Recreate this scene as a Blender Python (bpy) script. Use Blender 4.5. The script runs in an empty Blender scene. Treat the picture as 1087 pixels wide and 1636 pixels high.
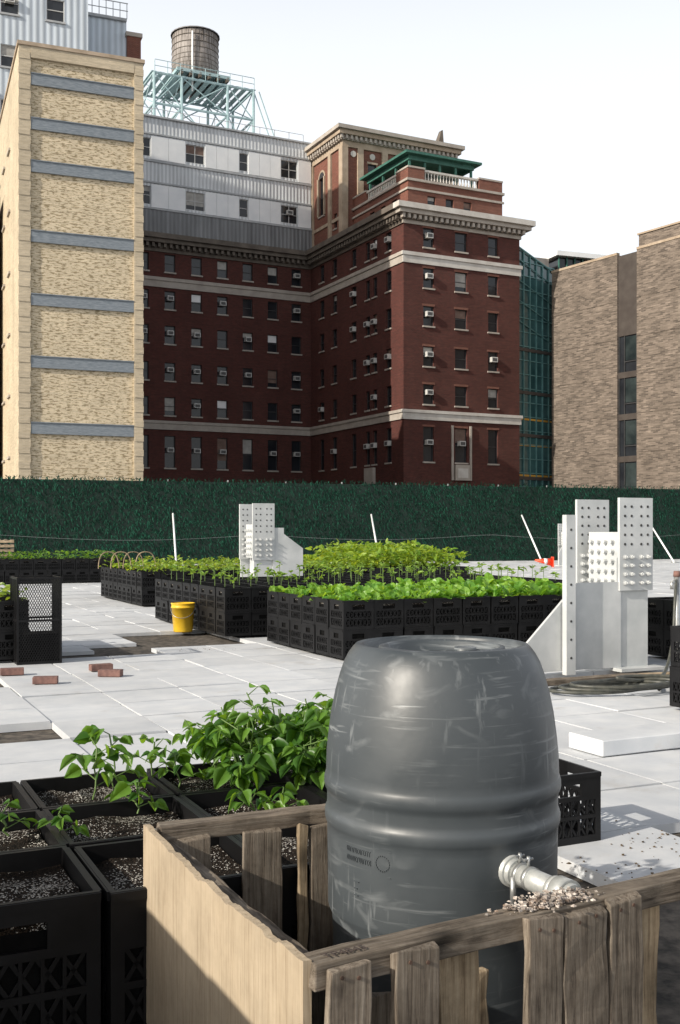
import bpy, math, random
import numpy as np
from mathutils import Vector, Matrix
random.seed(7); rng=np.random.default_rng(7)
scene=bpy.context.scene
TH=math.radians(25); EX=np.array([math.cos(TH),math.sin(TH)]); EY=np.array([-math.sin(TH),math.cos(TH)])

# ---------------------------------------------------------------- materials
MATS={}
def base(name):
    m=bpy.data.materials.new(name); m.use_nodes=True
    nt=m.node_tree; b=nt.nodes['Principled BSDF']; MATS[name]=m
    return m,nt,b
def N(nt,t,**k):
    n=nt.nodes.new(t)
    for a,v in k.items(): setattr(n,a,v)
    return n
def noisy(name,c1,c2,scale=5,rough=.7,bump=0,stretch=(1,1,1),coord='Object',metal=0,ramp=(.35,.65),bs=None,island=0,big=None,spec=.5,rvar=0,stain=None):
    m,nt,b=base(name); L=nt.links
    tc=N(nt,'ShaderNodeTexCoord'); mp=N(nt,'ShaderNodeMapping'); mp.inputs['Scale'].default_value=stretch
    L.new(tc.outputs[coord],mp.inputs[0])
    nz=N(nt,'ShaderNodeTexNoise'); nz.inputs['Scale'].default_value=scale; nz.inputs['Detail'].default_value=8; nz.inputs['Roughness'].default_value=.6
    L.new(mp.outputs[0],nz.inputs['Vector'])
    r=N(nt,'ShaderNodeValToRGB'); r.color_ramp.elements[0].position=ramp[0]; r.color_ramp.elements[1].position=ramp[1]
    r.color_ramp.elements[0].color=(*c1,1); r.color_ramp.elements[1].color=(*c2,1)
    L.new(nz.outputs[0],r.inputs[0]); col=r.outputs[0]
    def scl(col,src):
        mx=N(nt,'ShaderNodeVectorMath',operation='SCALE'); L.new(col,mx.inputs[0]); L.new(src,mx.inputs['Scale']); return mx.outputs[0]
    if big:
        n2=N(nt,'ShaderNodeTexNoise'); n2.inputs['Scale'].default_value=big[0]; n2.inputs['Detail'].default_value=5
        L.new(tc.outputs[coord],n2.inputs['Vector'])
        mr=N(nt,'ShaderNodeMapRange'); mr.inputs[1].default_value=.3; mr.inputs[2].default_value=.7; mr.inputs[3].default_value=big[1]; mr.inputs[4].default_value=big[2]
        L.new(n2.outputs[0],mr.inputs[0]); col=scl(col,mr.outputs[0])
    if stain:
        n2=N(nt,'ShaderNodeTexNoise'); n2.inputs['Scale'].default_value=stain[0]; n2.inputs['Detail'].default_value=10; n2.inputs['Roughness'].default_value=.7
        L.new(tc.outputs[coord],n2.inputs['Vector'])
        mr=N(nt,'ShaderNodeMapRange'); mr.inputs[1].default_value=stain[1]; mr.inputs[2].default_value=stain[2]; mr.inputs[3].default_value=0; mr.inputs[4].default_value=1
        L.new(n2.outputs[0],mr.inputs[0]); mx=N(nt,'ShaderNodeMix',data_type='RGBA'); L.new(mr.outputs[0],mx.inputs[0]); L.new(col,mx.inputs[6]); mx.inputs[7].default_value=(*stain[3],1); col=mx.outputs[2]
    if island:
        g=N(nt,'ShaderNodeNewGeometry'); mr=N(nt,'ShaderNodeMapRange'); mr.inputs[3].default_value=1-island; mr.inputs[4].default_value=1+island
        L.new(g.outputs['Random Per Island'],mr.inputs[0]); col=scl(col,mr.outputs[0])
    L.new(col,b.inputs['Base Color'])
    b.inputs['Roughness'].default_value=rough; b.inputs['Metallic'].default_value=metal; b.inputs['Specular IOR Level'].default_value=spec
    if rvar:
        mr=N(nt,'ShaderNodeMapRange'); mr.inputs[3].default_value=rough-rvar; mr.inputs[4].default_value=rough+rvar
        L.new(nz.outputs[0],mr.inputs[0]); L.new(mr.outputs[0],b.inputs['Roughness'])
    if bump:
        bp=N(nt,'ShaderNodeBump'); bp.inputs['Strength'].default_value=bump; bp.inputs['Distance'].default_value=bs or .01
        L.new(nz.outputs[0],bp.inputs['Height']); L.new(bp.outputs[0],b.inputs['Normal'])
    return m
def brick(name,c1,c2,mo,w=.22,h=.075,ms=.011,bias=0,big=(.25,.8,1.15),bump=.4,rough=.9,relief_shade=None,streak=.22):
    m,nt,b=base(name); L=nt.links
    tc=N(nt,'ShaderNodeTexCoord'); br=N(nt,'ShaderNodeTexBrick')
    br.inputs['Color1'].default_value=(*c1,1); br.inputs['Color2'].default_value=(*c2,1); br.inputs['Mortar'].default_value=(*mo,1)
    br.inputs['Scale'].default_value=1; br.inputs['Mortar Size'].default_value=ms; br.inputs['Bias'].default_value=bias
    br.inputs['Brick Width'].default_value=w; br.inputs['Row Height'].default_value=h
    L.new(tc.outputs['UV'],br.inputs['Vector']); col=br.outputs['Color']
    if relief_shade:  # dark dashes paint the shadows cast by projecting bricks
        mp=N(nt,'ShaderNodeMapping'); mp.inputs['Scale'].default_value=(1.8,6.5,1)
        L.new(tc.outputs['UV'],mp.inputs[0]); nz=N(nt,'ShaderNodeTexNoise'); nz.inputs['Scale'].default_value=1.9; nz.inputs['Detail'].default_value=3; nz.inputs['Roughness'].default_value=.7
        L.new(mp.outputs[0],nz.inputs['Vector'])
        r=N(nt,'ShaderNodeValToRGB'); r.color_ramp.elements[0].position=.51; r.color_ramp.elements[1].position=.57
        r.color_ramp.elements[0].color=(0,0,0,1); r.color_ramp.elements[1].color=(1,1,1,1); L.new(nz.outputs[0],r.inputs[0])
        mx=N(nt,'ShaderNodeMix',data_type='RGBA'); L.new(r.outputs[0],mx.inputs[0]); L.new(col,mx.inputs[6]); mx.inputs[7].default_value=(*relief_shade,1); col=mx.outputs[2]
    n2=N(nt,'ShaderNodeTexNoise'); n2.inputs['Scale'].default_value=big[0]; n2.inputs['Detail'].default_value=8; n2.inputs['Roughness'].default_value=.7
    L.new(tc.outputs['UV'],n2.inputs['Vector'])
    mr=N(nt,'ShaderNodeMapRange'); mr.inputs[1].default_value=.3; mr.inputs[2].default_value=.7; mr.inputs[3].default_value=big[1]; mr.inputs[4].default_value=big[2]
    L.new(n2.outputs[0],mr.inputs[0])
    mp=N(nt,'ShaderNodeMapping'); mp.inputs['Scale'].default_value=(.6,7,1); L.new(tc.outputs['UV'],mp.inputs[0])
    n3=N(nt,'ShaderNodeTexNoise'); n3.inputs['Scale'].default_value=1.3; n3.inputs['Detail'].default_value=6; n3.inputs['Roughness'].default_value=.75; L.new(mp.outputs[0],n3.inputs['Vector'])
    m3=N(nt,'ShaderNodeMapRange'); m3.inputs[1].default_value=.3; m3.inputs[2].default_value=.7; m3.inputs[3].default_value=1-streak; m3.inputs[4].default_value=1+streak; L.new(n3.outputs[0],m3.inputs[0])
    mu=N(nt,'ShaderNodeMath',operation='MULTIPLY'); L.new(mr.outputs[0],mu.inputs[0]); L.new(m3.outputs[0],mu.inputs[1])
    mx=N(nt,'ShaderNodeVectorMath',operation='SCALE'); L.new(col,mx.inputs[0]); L.new(mu.outputs[0],mx.inputs['Scale'])
    L.new(mx.outputs[0],b.inputs['Base Color']); b.inputs['Roughness'].default_value=rough; b.inputs['Specular IOR Level'].default_value=.2
    bp=N(nt,'ShaderNodeBump'); bp.inputs['Strength'].default_value=bump; bp.inputs['Distance'].default_value=.02
    L.new(br.outputs['Fac'],bp.inputs['Height']); bp.invert=True; L.new(bp.outputs[0],b.inputs['Normal'])
    return m
def corrug(name,c,per=.3,strength=.6,rough=.5,dark=.75):
    m,nt,b=base(name); L=nt.links
    tc=N(nt,'ShaderNodeTexCoord'); w=N(nt,'ShaderNodeTexWave',wave_type='BANDS',bands_direction='X',wave_profile='SIN')
    w.inputs['Scale'].default_value=.314/per; L.new(tc.outputs['UV'],w.inputs['Vector'])
    nz=N(nt,'ShaderNodeTexNoise'); nz.inputs['Scale'].default_value=.8; nz.inputs['Detail'].default_value=8
    mp=N(nt,'ShaderNodeMapping'); mp.inputs['Scale'].default_value=(1.6,.25,1); L.new(tc.outputs['UV'],mp.inputs[0]); L.new(mp.outputs[0],nz.inputs['Vector'])
    r=N(nt,'ShaderNodeMapRange'); r.inputs[1].default_value=.3; r.inputs[2].default_value=.75; r.inputs[3].default_value=1; r.inputs[4].default_value=dark; L.new(nz.outputs[0],r.inputs[0])
    r2=N(nt,'ShaderNodeMapRange'); r2.inputs[3].default_value=.72; r2.inputs[4].default_value=1; L.new(w.outputs['Fac'],r2.inputs[0])
    mu=N(nt,'ShaderNodeMath',operation='MULTIPLY'); L.new(r.outputs[0],mu.inputs[0]); L.new(r2.outputs[0],mu.inputs[1])
    rgb=N(nt,'ShaderNodeRGB'); rgb.outputs[0].default_value=(*c,1)
    mx=N(nt,'ShaderNodeVectorMath',operation='SCALE'); L.new(rgb.outputs[0],mx.inputs[0]); L.new(mu.outputs[0],mx.inputs['Scale']); L.new(mx.outputs[0],b.inputs['Base Color'])
    bp=N(nt,'ShaderNodeBump'); bp.inputs['Strength'].default_value=strength; bp.inputs['Distance'].default_value=.05
    L.new(w.outputs['Fac'],bp.inputs['Height']); L.new(bp.outputs[0],b.inputs['Normal']); b.inputs['Roughness'].default_value=rough
    return m
def leafmat(name,c1,c2,trans=.42,rough=.38):
    m,nt,b=base(name); L=nt.links
    g=N(nt,'ShaderNodeNewGeometry'); r=N(nt,'ShaderNodeValToRGB')
    r.color_ramp.elements[0].color=(*c1,1); r.color_ramp.elements[1].color=(*c2,1); L.new(g.outputs['Random Per Island'],r.inputs[0])
    tc=N(nt,'ShaderNodeTexCoord'); nz=N(nt,'ShaderNodeTexNoise'); nz.inputs['Scale'].default_value=40; L.new(tc.outputs['Object'],nz.inputs['Vector'])
    mr=N(nt,'ShaderNodeMapRange'); mr.inputs[3].default_value=.7; mr.inputs[4].default_value=1.3; L.new(nz.outputs[0],mr.inputs[0])
    mx=N(nt,'ShaderNodeVectorMath',operation='SCALE'); L.new(r.outputs[0],mx.inputs[0]); L.new(mr.outputs[0],mx.inputs['Scale'])
    L.new(mx.outputs[0],b.inputs['Base Color']); b.inputs['Roughness'].default_value=rough
    tr=N(nt,'ShaderNodeBsdfTranslucent'); sc=N(nt,'ShaderNodeVectorMath',operation='MULTIPLY'); sc.inputs[1].default_value=(2.3,1.9,.6)
    L.new(mx.outputs[0],sc.inputs[0]); L.new(sc.outputs[0],tr.inputs[0])
    ms=N(nt,'ShaderNodeMixShader'); ms.inputs[0].default_value=trans; L.new(b.outputs[0],ms.inputs[1]); L.new(tr.outputs[0],ms.inputs[2])
    L.new(ms.outputs[0],nt.nodes['Material Output'].inputs[0]); return m

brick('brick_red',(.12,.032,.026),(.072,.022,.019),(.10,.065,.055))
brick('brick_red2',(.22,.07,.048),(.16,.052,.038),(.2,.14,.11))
brick('brick_yellow',(.66,.56,.40),(.59,.49,.34),(.62,.54,.41),relief_shade=(.29,.23,.14),ms=.008,big=(.5,.88,1.08))
brick('brick_yellow_trim',(.54,.46,.33),(.46,.39,.28),(.51,.44,.34),ms=.012)
brick('brick_tan',(.245,.20,.165),(.10,.082,.07),(.2,.17,.14),w=.5,h=.12,ms=.014,big=(.5,.7,1.2),streak=.35)  # albedo lowered overall, the wall's shade is put into the brick colour
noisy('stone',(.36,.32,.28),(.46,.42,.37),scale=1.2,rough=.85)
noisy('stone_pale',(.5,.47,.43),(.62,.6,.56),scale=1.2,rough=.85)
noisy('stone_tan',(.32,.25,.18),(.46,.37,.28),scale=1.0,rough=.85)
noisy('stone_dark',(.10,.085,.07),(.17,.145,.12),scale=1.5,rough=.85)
noisy('grey_band',(.14,.17,.20),(.25,.28,.31),scale=3,stretch=(1,1,6),rough=.6)
corrug('siding_white',(.78,.81,.83),per=.35)
corrug('siding_grey',(.27,.28,.29),per=.4,dark=.45)
corrug('siding_blue',(.68,.76,.84),per=.45)
noisy('panel_white',(.78,.8,.81),(.88,.89,.89),scale=.7,rough=.5)
noisy('trim_grey',(.35,.37,.38),(.45,.46,.47),scale=2,rough=.5)
noisy('roofing',(.1,.1,.1),(.16,.155,.15),scale=1,rough=.9)
noisy('window_glass',(.012,.014,.018),(.03,.034,.04),scale=.35,rough=.09,spec=.4)
noisy('window_frame',(.03,.03,.032),(.05,.05,.052),scale=3,rough=.5)
noisy('window_frame_pale',(.45,.45,.44),(.55,.55,.54),scale=3,rough=.5)
noisy('blind',(.30,.29,.27),(.45,.44,.41),scale=2,rough=.8)
noisy('curtain_brown',(.14,.09,.07),(.22,.15,.12),scale=2,rough=.8)
noisy('ac_unit',(.5,.5,.48),(.66,.66,.63),scale=4,rough=.5)
noisy('ac_grille',(.06,.06,.06),(.1,.1,.1),scale=4,rough=.6)
noisy('copper_green',(.03,.11,.085),(.05,.17,.13),scale=3,rough=.6)
noisy('metal_blue',(.28,.42,.45),(.42,.55,.57),scale=2,rough=.5)
noisy('tank_wood',(.10,.085,.075),(.34,.31,.29),scale=2.2,stretch=(3,3,.3),rough=.55)
noisy('tank_roof',(.16,.15,.15),(.25,.25,.26),scale=2,rough=.6)
noisy('atrium_glass',(.02,.065,.07),(.06,.15,.155),scale=.3,rough=.06,spec=.8)
noisy('office_glass',(.015,.022,.024),(.045,.06,.06),scale=.5,rough=.08,spec=.5)
noisy('atrium_mullion',(.08,.2,.2),(.14,.3,.3),scale=2,rough=.4)
noisy('amber',(.5,.25,.03),(.7,.4,.06),scale=1,rough=.6)
noisy('brown_panel',(.055,.045,.04),(.08,.068,.06),scale=1,rough=.45)
noisy('asphalt',(.045,.045,.048),(.07,.07,.07),scale=.5,rough=.9)
noisy('under_deck',(.02,.018,.015),(.13,.11,.09),scale=14,rough=.95,bump=.6,big=(.9,.6,1.4))
noisy('paver_white',(.53,.555,.585),(.625,.64,.655),scale=5,rough=.8,bump=.25,bs=.003,island=.07,big=(.7,.84,1.05),stain=(1.3,.58,.78,(.38,.36,.33)))
noisy('steel_white',(.50,.525,.53),(.60,.615,.615),scale=3,rough=.42,big=(1.5,.82,1.05))
noisy('steel_hole',(.03,.03,.03),(.06,.06,.06),scale=3,rough=.8)
noisy('crate_black',(.004,.004,.0045),(.009,.009,.010),scale=8,rough=.45,rvar=.1,spec=.25)
noisy('crate_liner',(.003,.003,.003),(.006,.006,.006),scale=30,rough=.9,spec=.1)
noisy('yellow_plastic',(.68,.42,.02),(.8,.52,.04),scale=4,rough=.4)
noisy('clay_brick',(.12,.065,.058),(.22,.12,.10),scale=18,rough=.9,bump=.4)
noisy('cone_orange',(.75,.06,.02),(.85,.09,.03),scale=4,rough=.5)
noisy('galvanised',(.35,.36,.36),(.52,.53,.52),scale=14,rough=.38,metal=.7)
noisy('pvc_white',(.40,.42,.41),(.58,.59,.57),scale=40,rough=.38,metal=.3,bump=.12)
noisy('hose_dark',(.04,.045,.04),(.09,.09,.075),scale=20,rough=.45)
noisy('fence_back',(.003,.014,.010),(.007,.026,.018),scale=6,rough=.8,stretch=(8,8,1))
noisy('fence_blade',(.005,.040,.024),(.012,.066,.040),scale=3,rough=.7,island=.6,big=(.35,.7,1.25),spec=.25)
noisy('ink',(.05,.035,.03),(.08,.06,.05),scale=20,rough=.9)
noisy('stem',(.09,.16,.04),(.14,.22,.06),scale=20,rough=.6)
noisy('chips',(.16,.11,.08),(.6,.55,.5),scale=60,rough=.9,island=.5)
noisy('litter',(.05,.035,.022),(.14,.10,.06),scale=60,rough=.9,island=.5)
noisy('rust_nail',(.05,.03,.02),(.12,.07,.05),scale=60,rough=.8)
leafmat('leaf_bean',(.045,.13,.02),(.15,.30,.045))
leafmat('leaf_lettuce',(.09,.24,.03),(.25,.44,.08))
leafmat('leaf_seedling',(.13,.27,.045),(.28,.44,.09))
leafmat('leaf_herb',(.12,.24,.03),(.32,.44,.07))
m,nt,b=base('soil'); L=nt.links
tc=N(nt,'ShaderNodeTexCoord'); v=N(nt,'ShaderNodeTexVoronoi'); v.inputs['Scale'].default_value=330; L.new(tc.outputs['Object'],v.inputs['Vector'])
r=N(nt,'ShaderNodeValToRGB'); r.color_ramp.interpolation='CONSTANT'; e=r.color_ramp.elements; e[0].color=(.010,.008,.006,1); e[1].position=.84; e[1].color=(.5,.48,.44,1); x=e.new(.5); x.color=(.035,.025,.018,1)
n0=N(nt,'ShaderNodeTexNoise'); n0.inputs['Scale'].default_value=9; L.new(tc.outputs['Object'],n0.inputs['Vector'])
sx=N(nt,'ShaderNodeSeparateColor'); L.new(v.outputs['Color'],sx.inputs[0]); am=N(nt,'ShaderNodeMath',operation='MULTIPLY_ADD'); L.new(n0.outputs[0],am.inputs[0]); am.inputs[1].default_value=.9; L.new(sx.outputs[0],am.inputs[2]); a2=N(nt,'ShaderNodeMath',operation='SUBTRACT'); L.new(am.outputs[0],a2.inputs[0]); a2.inputs[1].default_value=.47
L.new(a2.outputs[0],r.inputs[0]); L.new(r.outputs[0],b.inputs['Base Color'])
bp=N(nt,'ShaderNodeBump'); bp.inputs['Distance'].default_value=.004; L.new(v.outputs['Distance'],bp.inputs['Height']); bp.invert=True; L.new(bp.outputs[0],b.inputs['Normal']); b.inputs['Roughness'].default_value=.95; b.inputs['Specular IOR Level'].default_value=.15
def wood(name,c1,c2,dark,bump=.5,fine=26,knot=True):
    m,nt,b=base(name); L=nt.links
    tc=N(nt,'ShaderNodeTexCoord'); oi=N(nt,'ShaderNodeObjectInfo'); ad=N(nt,'ShaderNodeVectorMath',operation='ADD')
    sc=N(nt,'ShaderNodeMath',operation='MULTIPLY'); sc.inputs[1].default_value=37; L.new(oi.outputs['Random'],sc.inputs[0])
    L.new(tc.outputs['Object'],ad.inputs[0]); L.new(sc.outputs[0],ad.inputs[1])
    mp=N(nt,'ShaderNodeMapping'); mp.inputs['Scale'].default_value=(1.2,fine,fine); L.new(ad.outputs[0],mp.inputs[0])
    nz=N(nt,'ShaderNodeTexNoise'); nz.inputs['Scale'].default_value=5; nz.inputs['Detail'].default_value=10; nz.inputs['Roughness'].default_value=.7; nz.inputs['Distortion'].default_value=.8; L.new(mp.outputs[0],nz.inputs['Vector'])
    r=N(nt,'ShaderNodeValToRGB'); e=r.color_ramp.elements; e[0].position=.3; e[0].color=(*dark,1); e[1].position=.7; e[1].color=(*c2,1); x=e.new(.46); x.color=(*c1,1); L.new(nz.outputs[0],r.inputs[0])
    n2=N(nt,'ShaderNodeTexNoise'); n2.inputs['Scale'].default_value=9; n2.inputs['Detail'].default_value=8; n2.inputs['Roughness'].default_value=.7; L.new(ad.outputs[0],n2.inputs['Vector'])
    mr=N(nt,'ShaderNodeMapRange'); mr.inputs[1].default_value=.3; mr.inputs[2].default_value=.7; mr.inputs[3].default_value=.45 if knot else .8; mr.inputs[4].default_value=1.3 if knot else 1.08; L.new(n2.outputs[0],mr.inputs[0])
    mo=N(nt,'ShaderNodeMapRange'); mo.inputs[3].default_value=.72; mo.inputs[4].default_value=1.2; L.new(oi.outputs['Random'],mo.inputs[0])
    mu=N(nt,'ShaderNodeMath',operation='MULTIPLY'); L.new(mr.outputs[0],mu.inputs[0])
    if knot: L.new(mo.outputs[0],mu.inputs[1])
    else: mu.inputs[1].default_value=1
    src=mu.outputs[0]
    if knot:
        vo=N(nt,'ShaderNodeTexVoronoi'); vo.inputs['Scale'].default_value=3.2; m5=N(nt,'ShaderNodeMapping'); m5.inputs['Scale'].default_value=(1.3,3.2,3.2); L.new(ad.outputs[0],m5.inputs[0]); L.new(m5.outputs[0],vo.inputs['Vector'])
        kr=N(nt,'ShaderNodeMapRange'); kr.inputs[1].default_value=.06; kr.inputs[2].default_value=.16; kr.inputs[3].default_value=.3; kr.inputs[4].default_value=1; L.new(vo.outputs['Distance'],kr.inputs[0])
        m6=N(nt,'ShaderNodeMath',operation='MULTIPLY'); L.new(src,m6.inputs[0]); L.new(kr.outputs[0],m6.inputs[1]); src=m6.outputs[0]
    mx=N(nt,'ShaderNodeVectorMath',operation='SCALE'); L.new(r.outputs[0],mx.inputs[0]); L.new(src,mx.inputs['Scale']); L.new(mx.outputs[0],b.inputs['Base Color'])
    bp=N(nt,'ShaderNodeBump'); bp.inputs['Strength'].default_value=bump; bp.inputs['Distance'].default_value=.003; L.new(nz.outputs[0],bp.inputs['Height']); L.new(bp.outputs[0],b.inputs['Normal']); b.inputs['Roughness'].default_value=.85; b.inputs['Specular IOR Level'].default_value=.25
wood('wood_grey',(.19,.155,.12),(.34,.295,.24),(.04,.031,.025),bump=.9)
wood('wood_tan',(.34,.26,.17),(.50,.41,.29),(.12,.08,.05),bump=.6)
wood('wood_ply',(.44,.355,.25),(.52,.43,.315),(.28,.21,.14),bump=.3,fine=34,knot=False)
m,nt,b=base('barrel_plastic'); L=nt.links
tc=N(nt,'ShaderNodeTexCoord')
def nz_(scale,st=(1,1,1),rot=(0,0,0),dist=0,det=8):
    mp=N(nt,'ShaderNodeMapping'); mp.inputs['Scale'].default_value=st; mp.inputs['Rotation'].default_value=rot; L.new(tc.outputs['Object'],mp.inputs[0])
    n=N(nt,'ShaderNodeTexNoise'); n.inputs['Scale'].default_value=scale; n.inputs['Detail'].default_value=det; n.inputs['Distortion'].default_value=dist; L.new(mp.outputs[0],n.inputs['Vector']); return n
def rampv(n,a,b_,v0=0,v1=1):
    r=N(nt,'ShaderNodeMapRange'); r.inputs[1].default_value=a; r.inputs[2].default_value=b_; r.inputs[3].default_value=v0; r.inputs[4].default_value=v1; L.new(n.outputs[0],r.inputs[0]); return r
def mxm(a,b_):
    q=N(nt,'ShaderNodeMath',operation='MAXIMUM'); L.new(a.outputs[0],q.inputs[0]); L.new(b_.outputs[0],q.inputs[1]); return q
s1=rampv(nz_(5,(10,10,1.2),(.9,.9,.3),dist=.3),.62,.72,0,.7); s2=rampv(nz_(6,(1.2,1.2,18),(0,.15,0),dist=.4),.58,.72); s4=rampv(nz_(5,(12,12,.9),(.5,-.8,0),dist=.3),.64,.72,0,.7); s5=rampv(nz_(11,(1,1,2),dist=1.2),.58,.72,0,.5); s3=rampv(nz_(3.5),.42,.62)
mx1=mxm(mxm(mxm(s1,s2),s4),s5)
mul=N(nt,'ShaderNodeMath',operation='MULTIPLY'); L.new(mx1.outputs[0],mul.inputs[0]); L.new(s3.outputs[0],mul.inputs[1])
bm=N(nt,'ShaderNodeMix',data_type='RGBA'); L.new(rampv(nz_(3),.35,.65).outputs[0],bm.inputs[0]); bm.inputs[6].default_value=(.042,.051,.058,1); bm.inputs[7].default_value=(.07,.081,.089,1)
m2=N(nt,'ShaderNodeMix',data_type='RGBA'); L.new(mul.outputs[0],m2.inputs[0]); L.new(bm.outputs[2],m2.inputs[6]); m2.inputs[7].default_value=(.26,.28,.29,1)
L.new(m2.outputs[2],b.inputs['Base Color']); L.new(rampv(nz_(12),.3,.7,.36,.52).outputs[0],b.inputs['Roughness']); b.inputs['Specular IOR Level'].default_value=.65
bp=N(nt,'ShaderNodeBump'); bp.inputs['Strength'].default_value=.4; bp.inputs['Distance'].default_value=.006; L.new(nz_(7,det=4).outputs[0],bp.inputs['Height'])
bp2=N(nt,'ShaderNodeBump'); bp2.inputs['Strength'].default_value=.25; bp2.inputs['Distance'].default_value=.0008; bp2.invert=True; L.new(mul.outputs[0],bp2.inputs['Height']); L.new(bp.outputs[0],bp2.inputs['Normal']); L.new(bp2.outputs[0],b.inputs['Normal'])

# ---------------------------------------------------------------- mesh builder
def link(o,parent=None):
    scene.collection.objects.link(o)
    if parent: o.parent=parent
    return o
def empty(name,loc=(0,0,0),rot=0):
    e=bpy.data.objects.new(name,None); e.location=loc; e.rotation_euler=(0,0,rot); e.empty_display_size=.2; return link(e)
class MB:
    def __init__(s): s.v=[]; s.f=[]; s.m=[]; s.mats=[]; s.sm=[]
    def mi(s,n):
        if n not in s.mats: s.mats.append(n)
        return s.mats.index(n)
    def poly(s,pts,mat,smooth=False):
        i=len(s.v); s.v+= [tuple(p) for p in pts]; s.f.append(tuple(range(i,i+len(pts)))); s.m.append(s.mi(mat)); s.sm.append(smooth)
    def hexa(s,p,mat):
        i=len(s.v); s.v+=[tuple(q) for q in p]; k=s.mi(mat)
        for f in ((0,3,2,1),(4,5,6,7),(0,1,5,4),(1,2,6,5),(2,3,7,6),(3,0,4,7)):
            s.f.append(tuple(i+j for j in f)); s.m.append(k); s.sm.append(False)
    def box(s,x0,x1,y0,y1,z0,z1,mat):
        s.hexa([(x0,y0,z0),(x1,y0,z0),(x1,y1,z0),(x0,y1,z0),(x0,y0,z1),(x1,y0,z1),(x1,y1,z1),(x0,y1,z1)],mat)
    def cyl(s,p0,p1,r0,r1,mat,n=12,cap=True):
        p0=Vector(p0); p1=Vector(p1); d=(p1-p0).normalized(); a=d.orthogonal().normalized(); b=d.cross(a); i=len(s.v); k=s.mi(mat)
        for p,r in ((p0,r0),(p1,r1)):
            for j in range(n):
                t=2*math.pi*j/n; s.v.append(tuple(p+a*r*math.cos(t)+b*r*math.sin(t)))
        for j in range(n):
            s.f.append((i+j,i+(j+1)%n,i+n+(j+1)%n,i+n+j)); s.m.append(k); s.sm.append(n>6)
        if cap:
            s.f.append(tuple(i+n-1-j for j in range(n))); s.m.append(k); s.sm.append(False)
            s.f.append(tuple(i+n+j for j in range(n))); s.m.append(k); s.sm.append(False)
    def lathe(s,prof,mat,c=(0,0,0),n=48):
        i=len(s.v); k=s.mi(mat)
        for r,z in prof:
            for j in range(n):
                t=2*math.pi*j/n; s.v.append((c[0]+r*math.cos(t),c[1]+r*math.sin(t),c[2]+z))
        for q in range(len(prof)-1):
            for j in range(n):
                s.f.append((i+q*n+j,i+q*n+(j+1)%n,i+(q+1)*n+(j+1)%n,i+(q+1)*n+j)); s.m.append(k); s.sm.append(True)
    def build(s,name,parent=None,loc=(0,0,0),rot=0,uv=True):
        me=bpy.data.meshes.new(name); me.from_pydata(s.v,[],s.f); me.update()
        for n in s.mats: me.materials.append(MATS[n])
        me.polygons.foreach_set('material_index',s.m); me.polygons.foreach_set('use_smooth',s.sm)
        if uv:
            ul=me.uv_layers.new(name='UVMap'); dat=ul.data
            for p in me.polygons:
                nx,ny,nz=p.normal
                for li in p.loop_indices:
                    c=me.vertices[me.loops[li].vertex_index].co
                    if abs(nz)>.7: dat[li].uv=(c.x,c.y)
                    else:
                        l=math.hypot(nx,ny) or 1
                        dat[li].uv=((-ny*c.x+nx*c.y)/l,c.z)
        o=bpy.data.objects.new(name,me); o.location=loc; o.rotation_euler=(0,0,rot); return link(o,parent)

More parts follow.
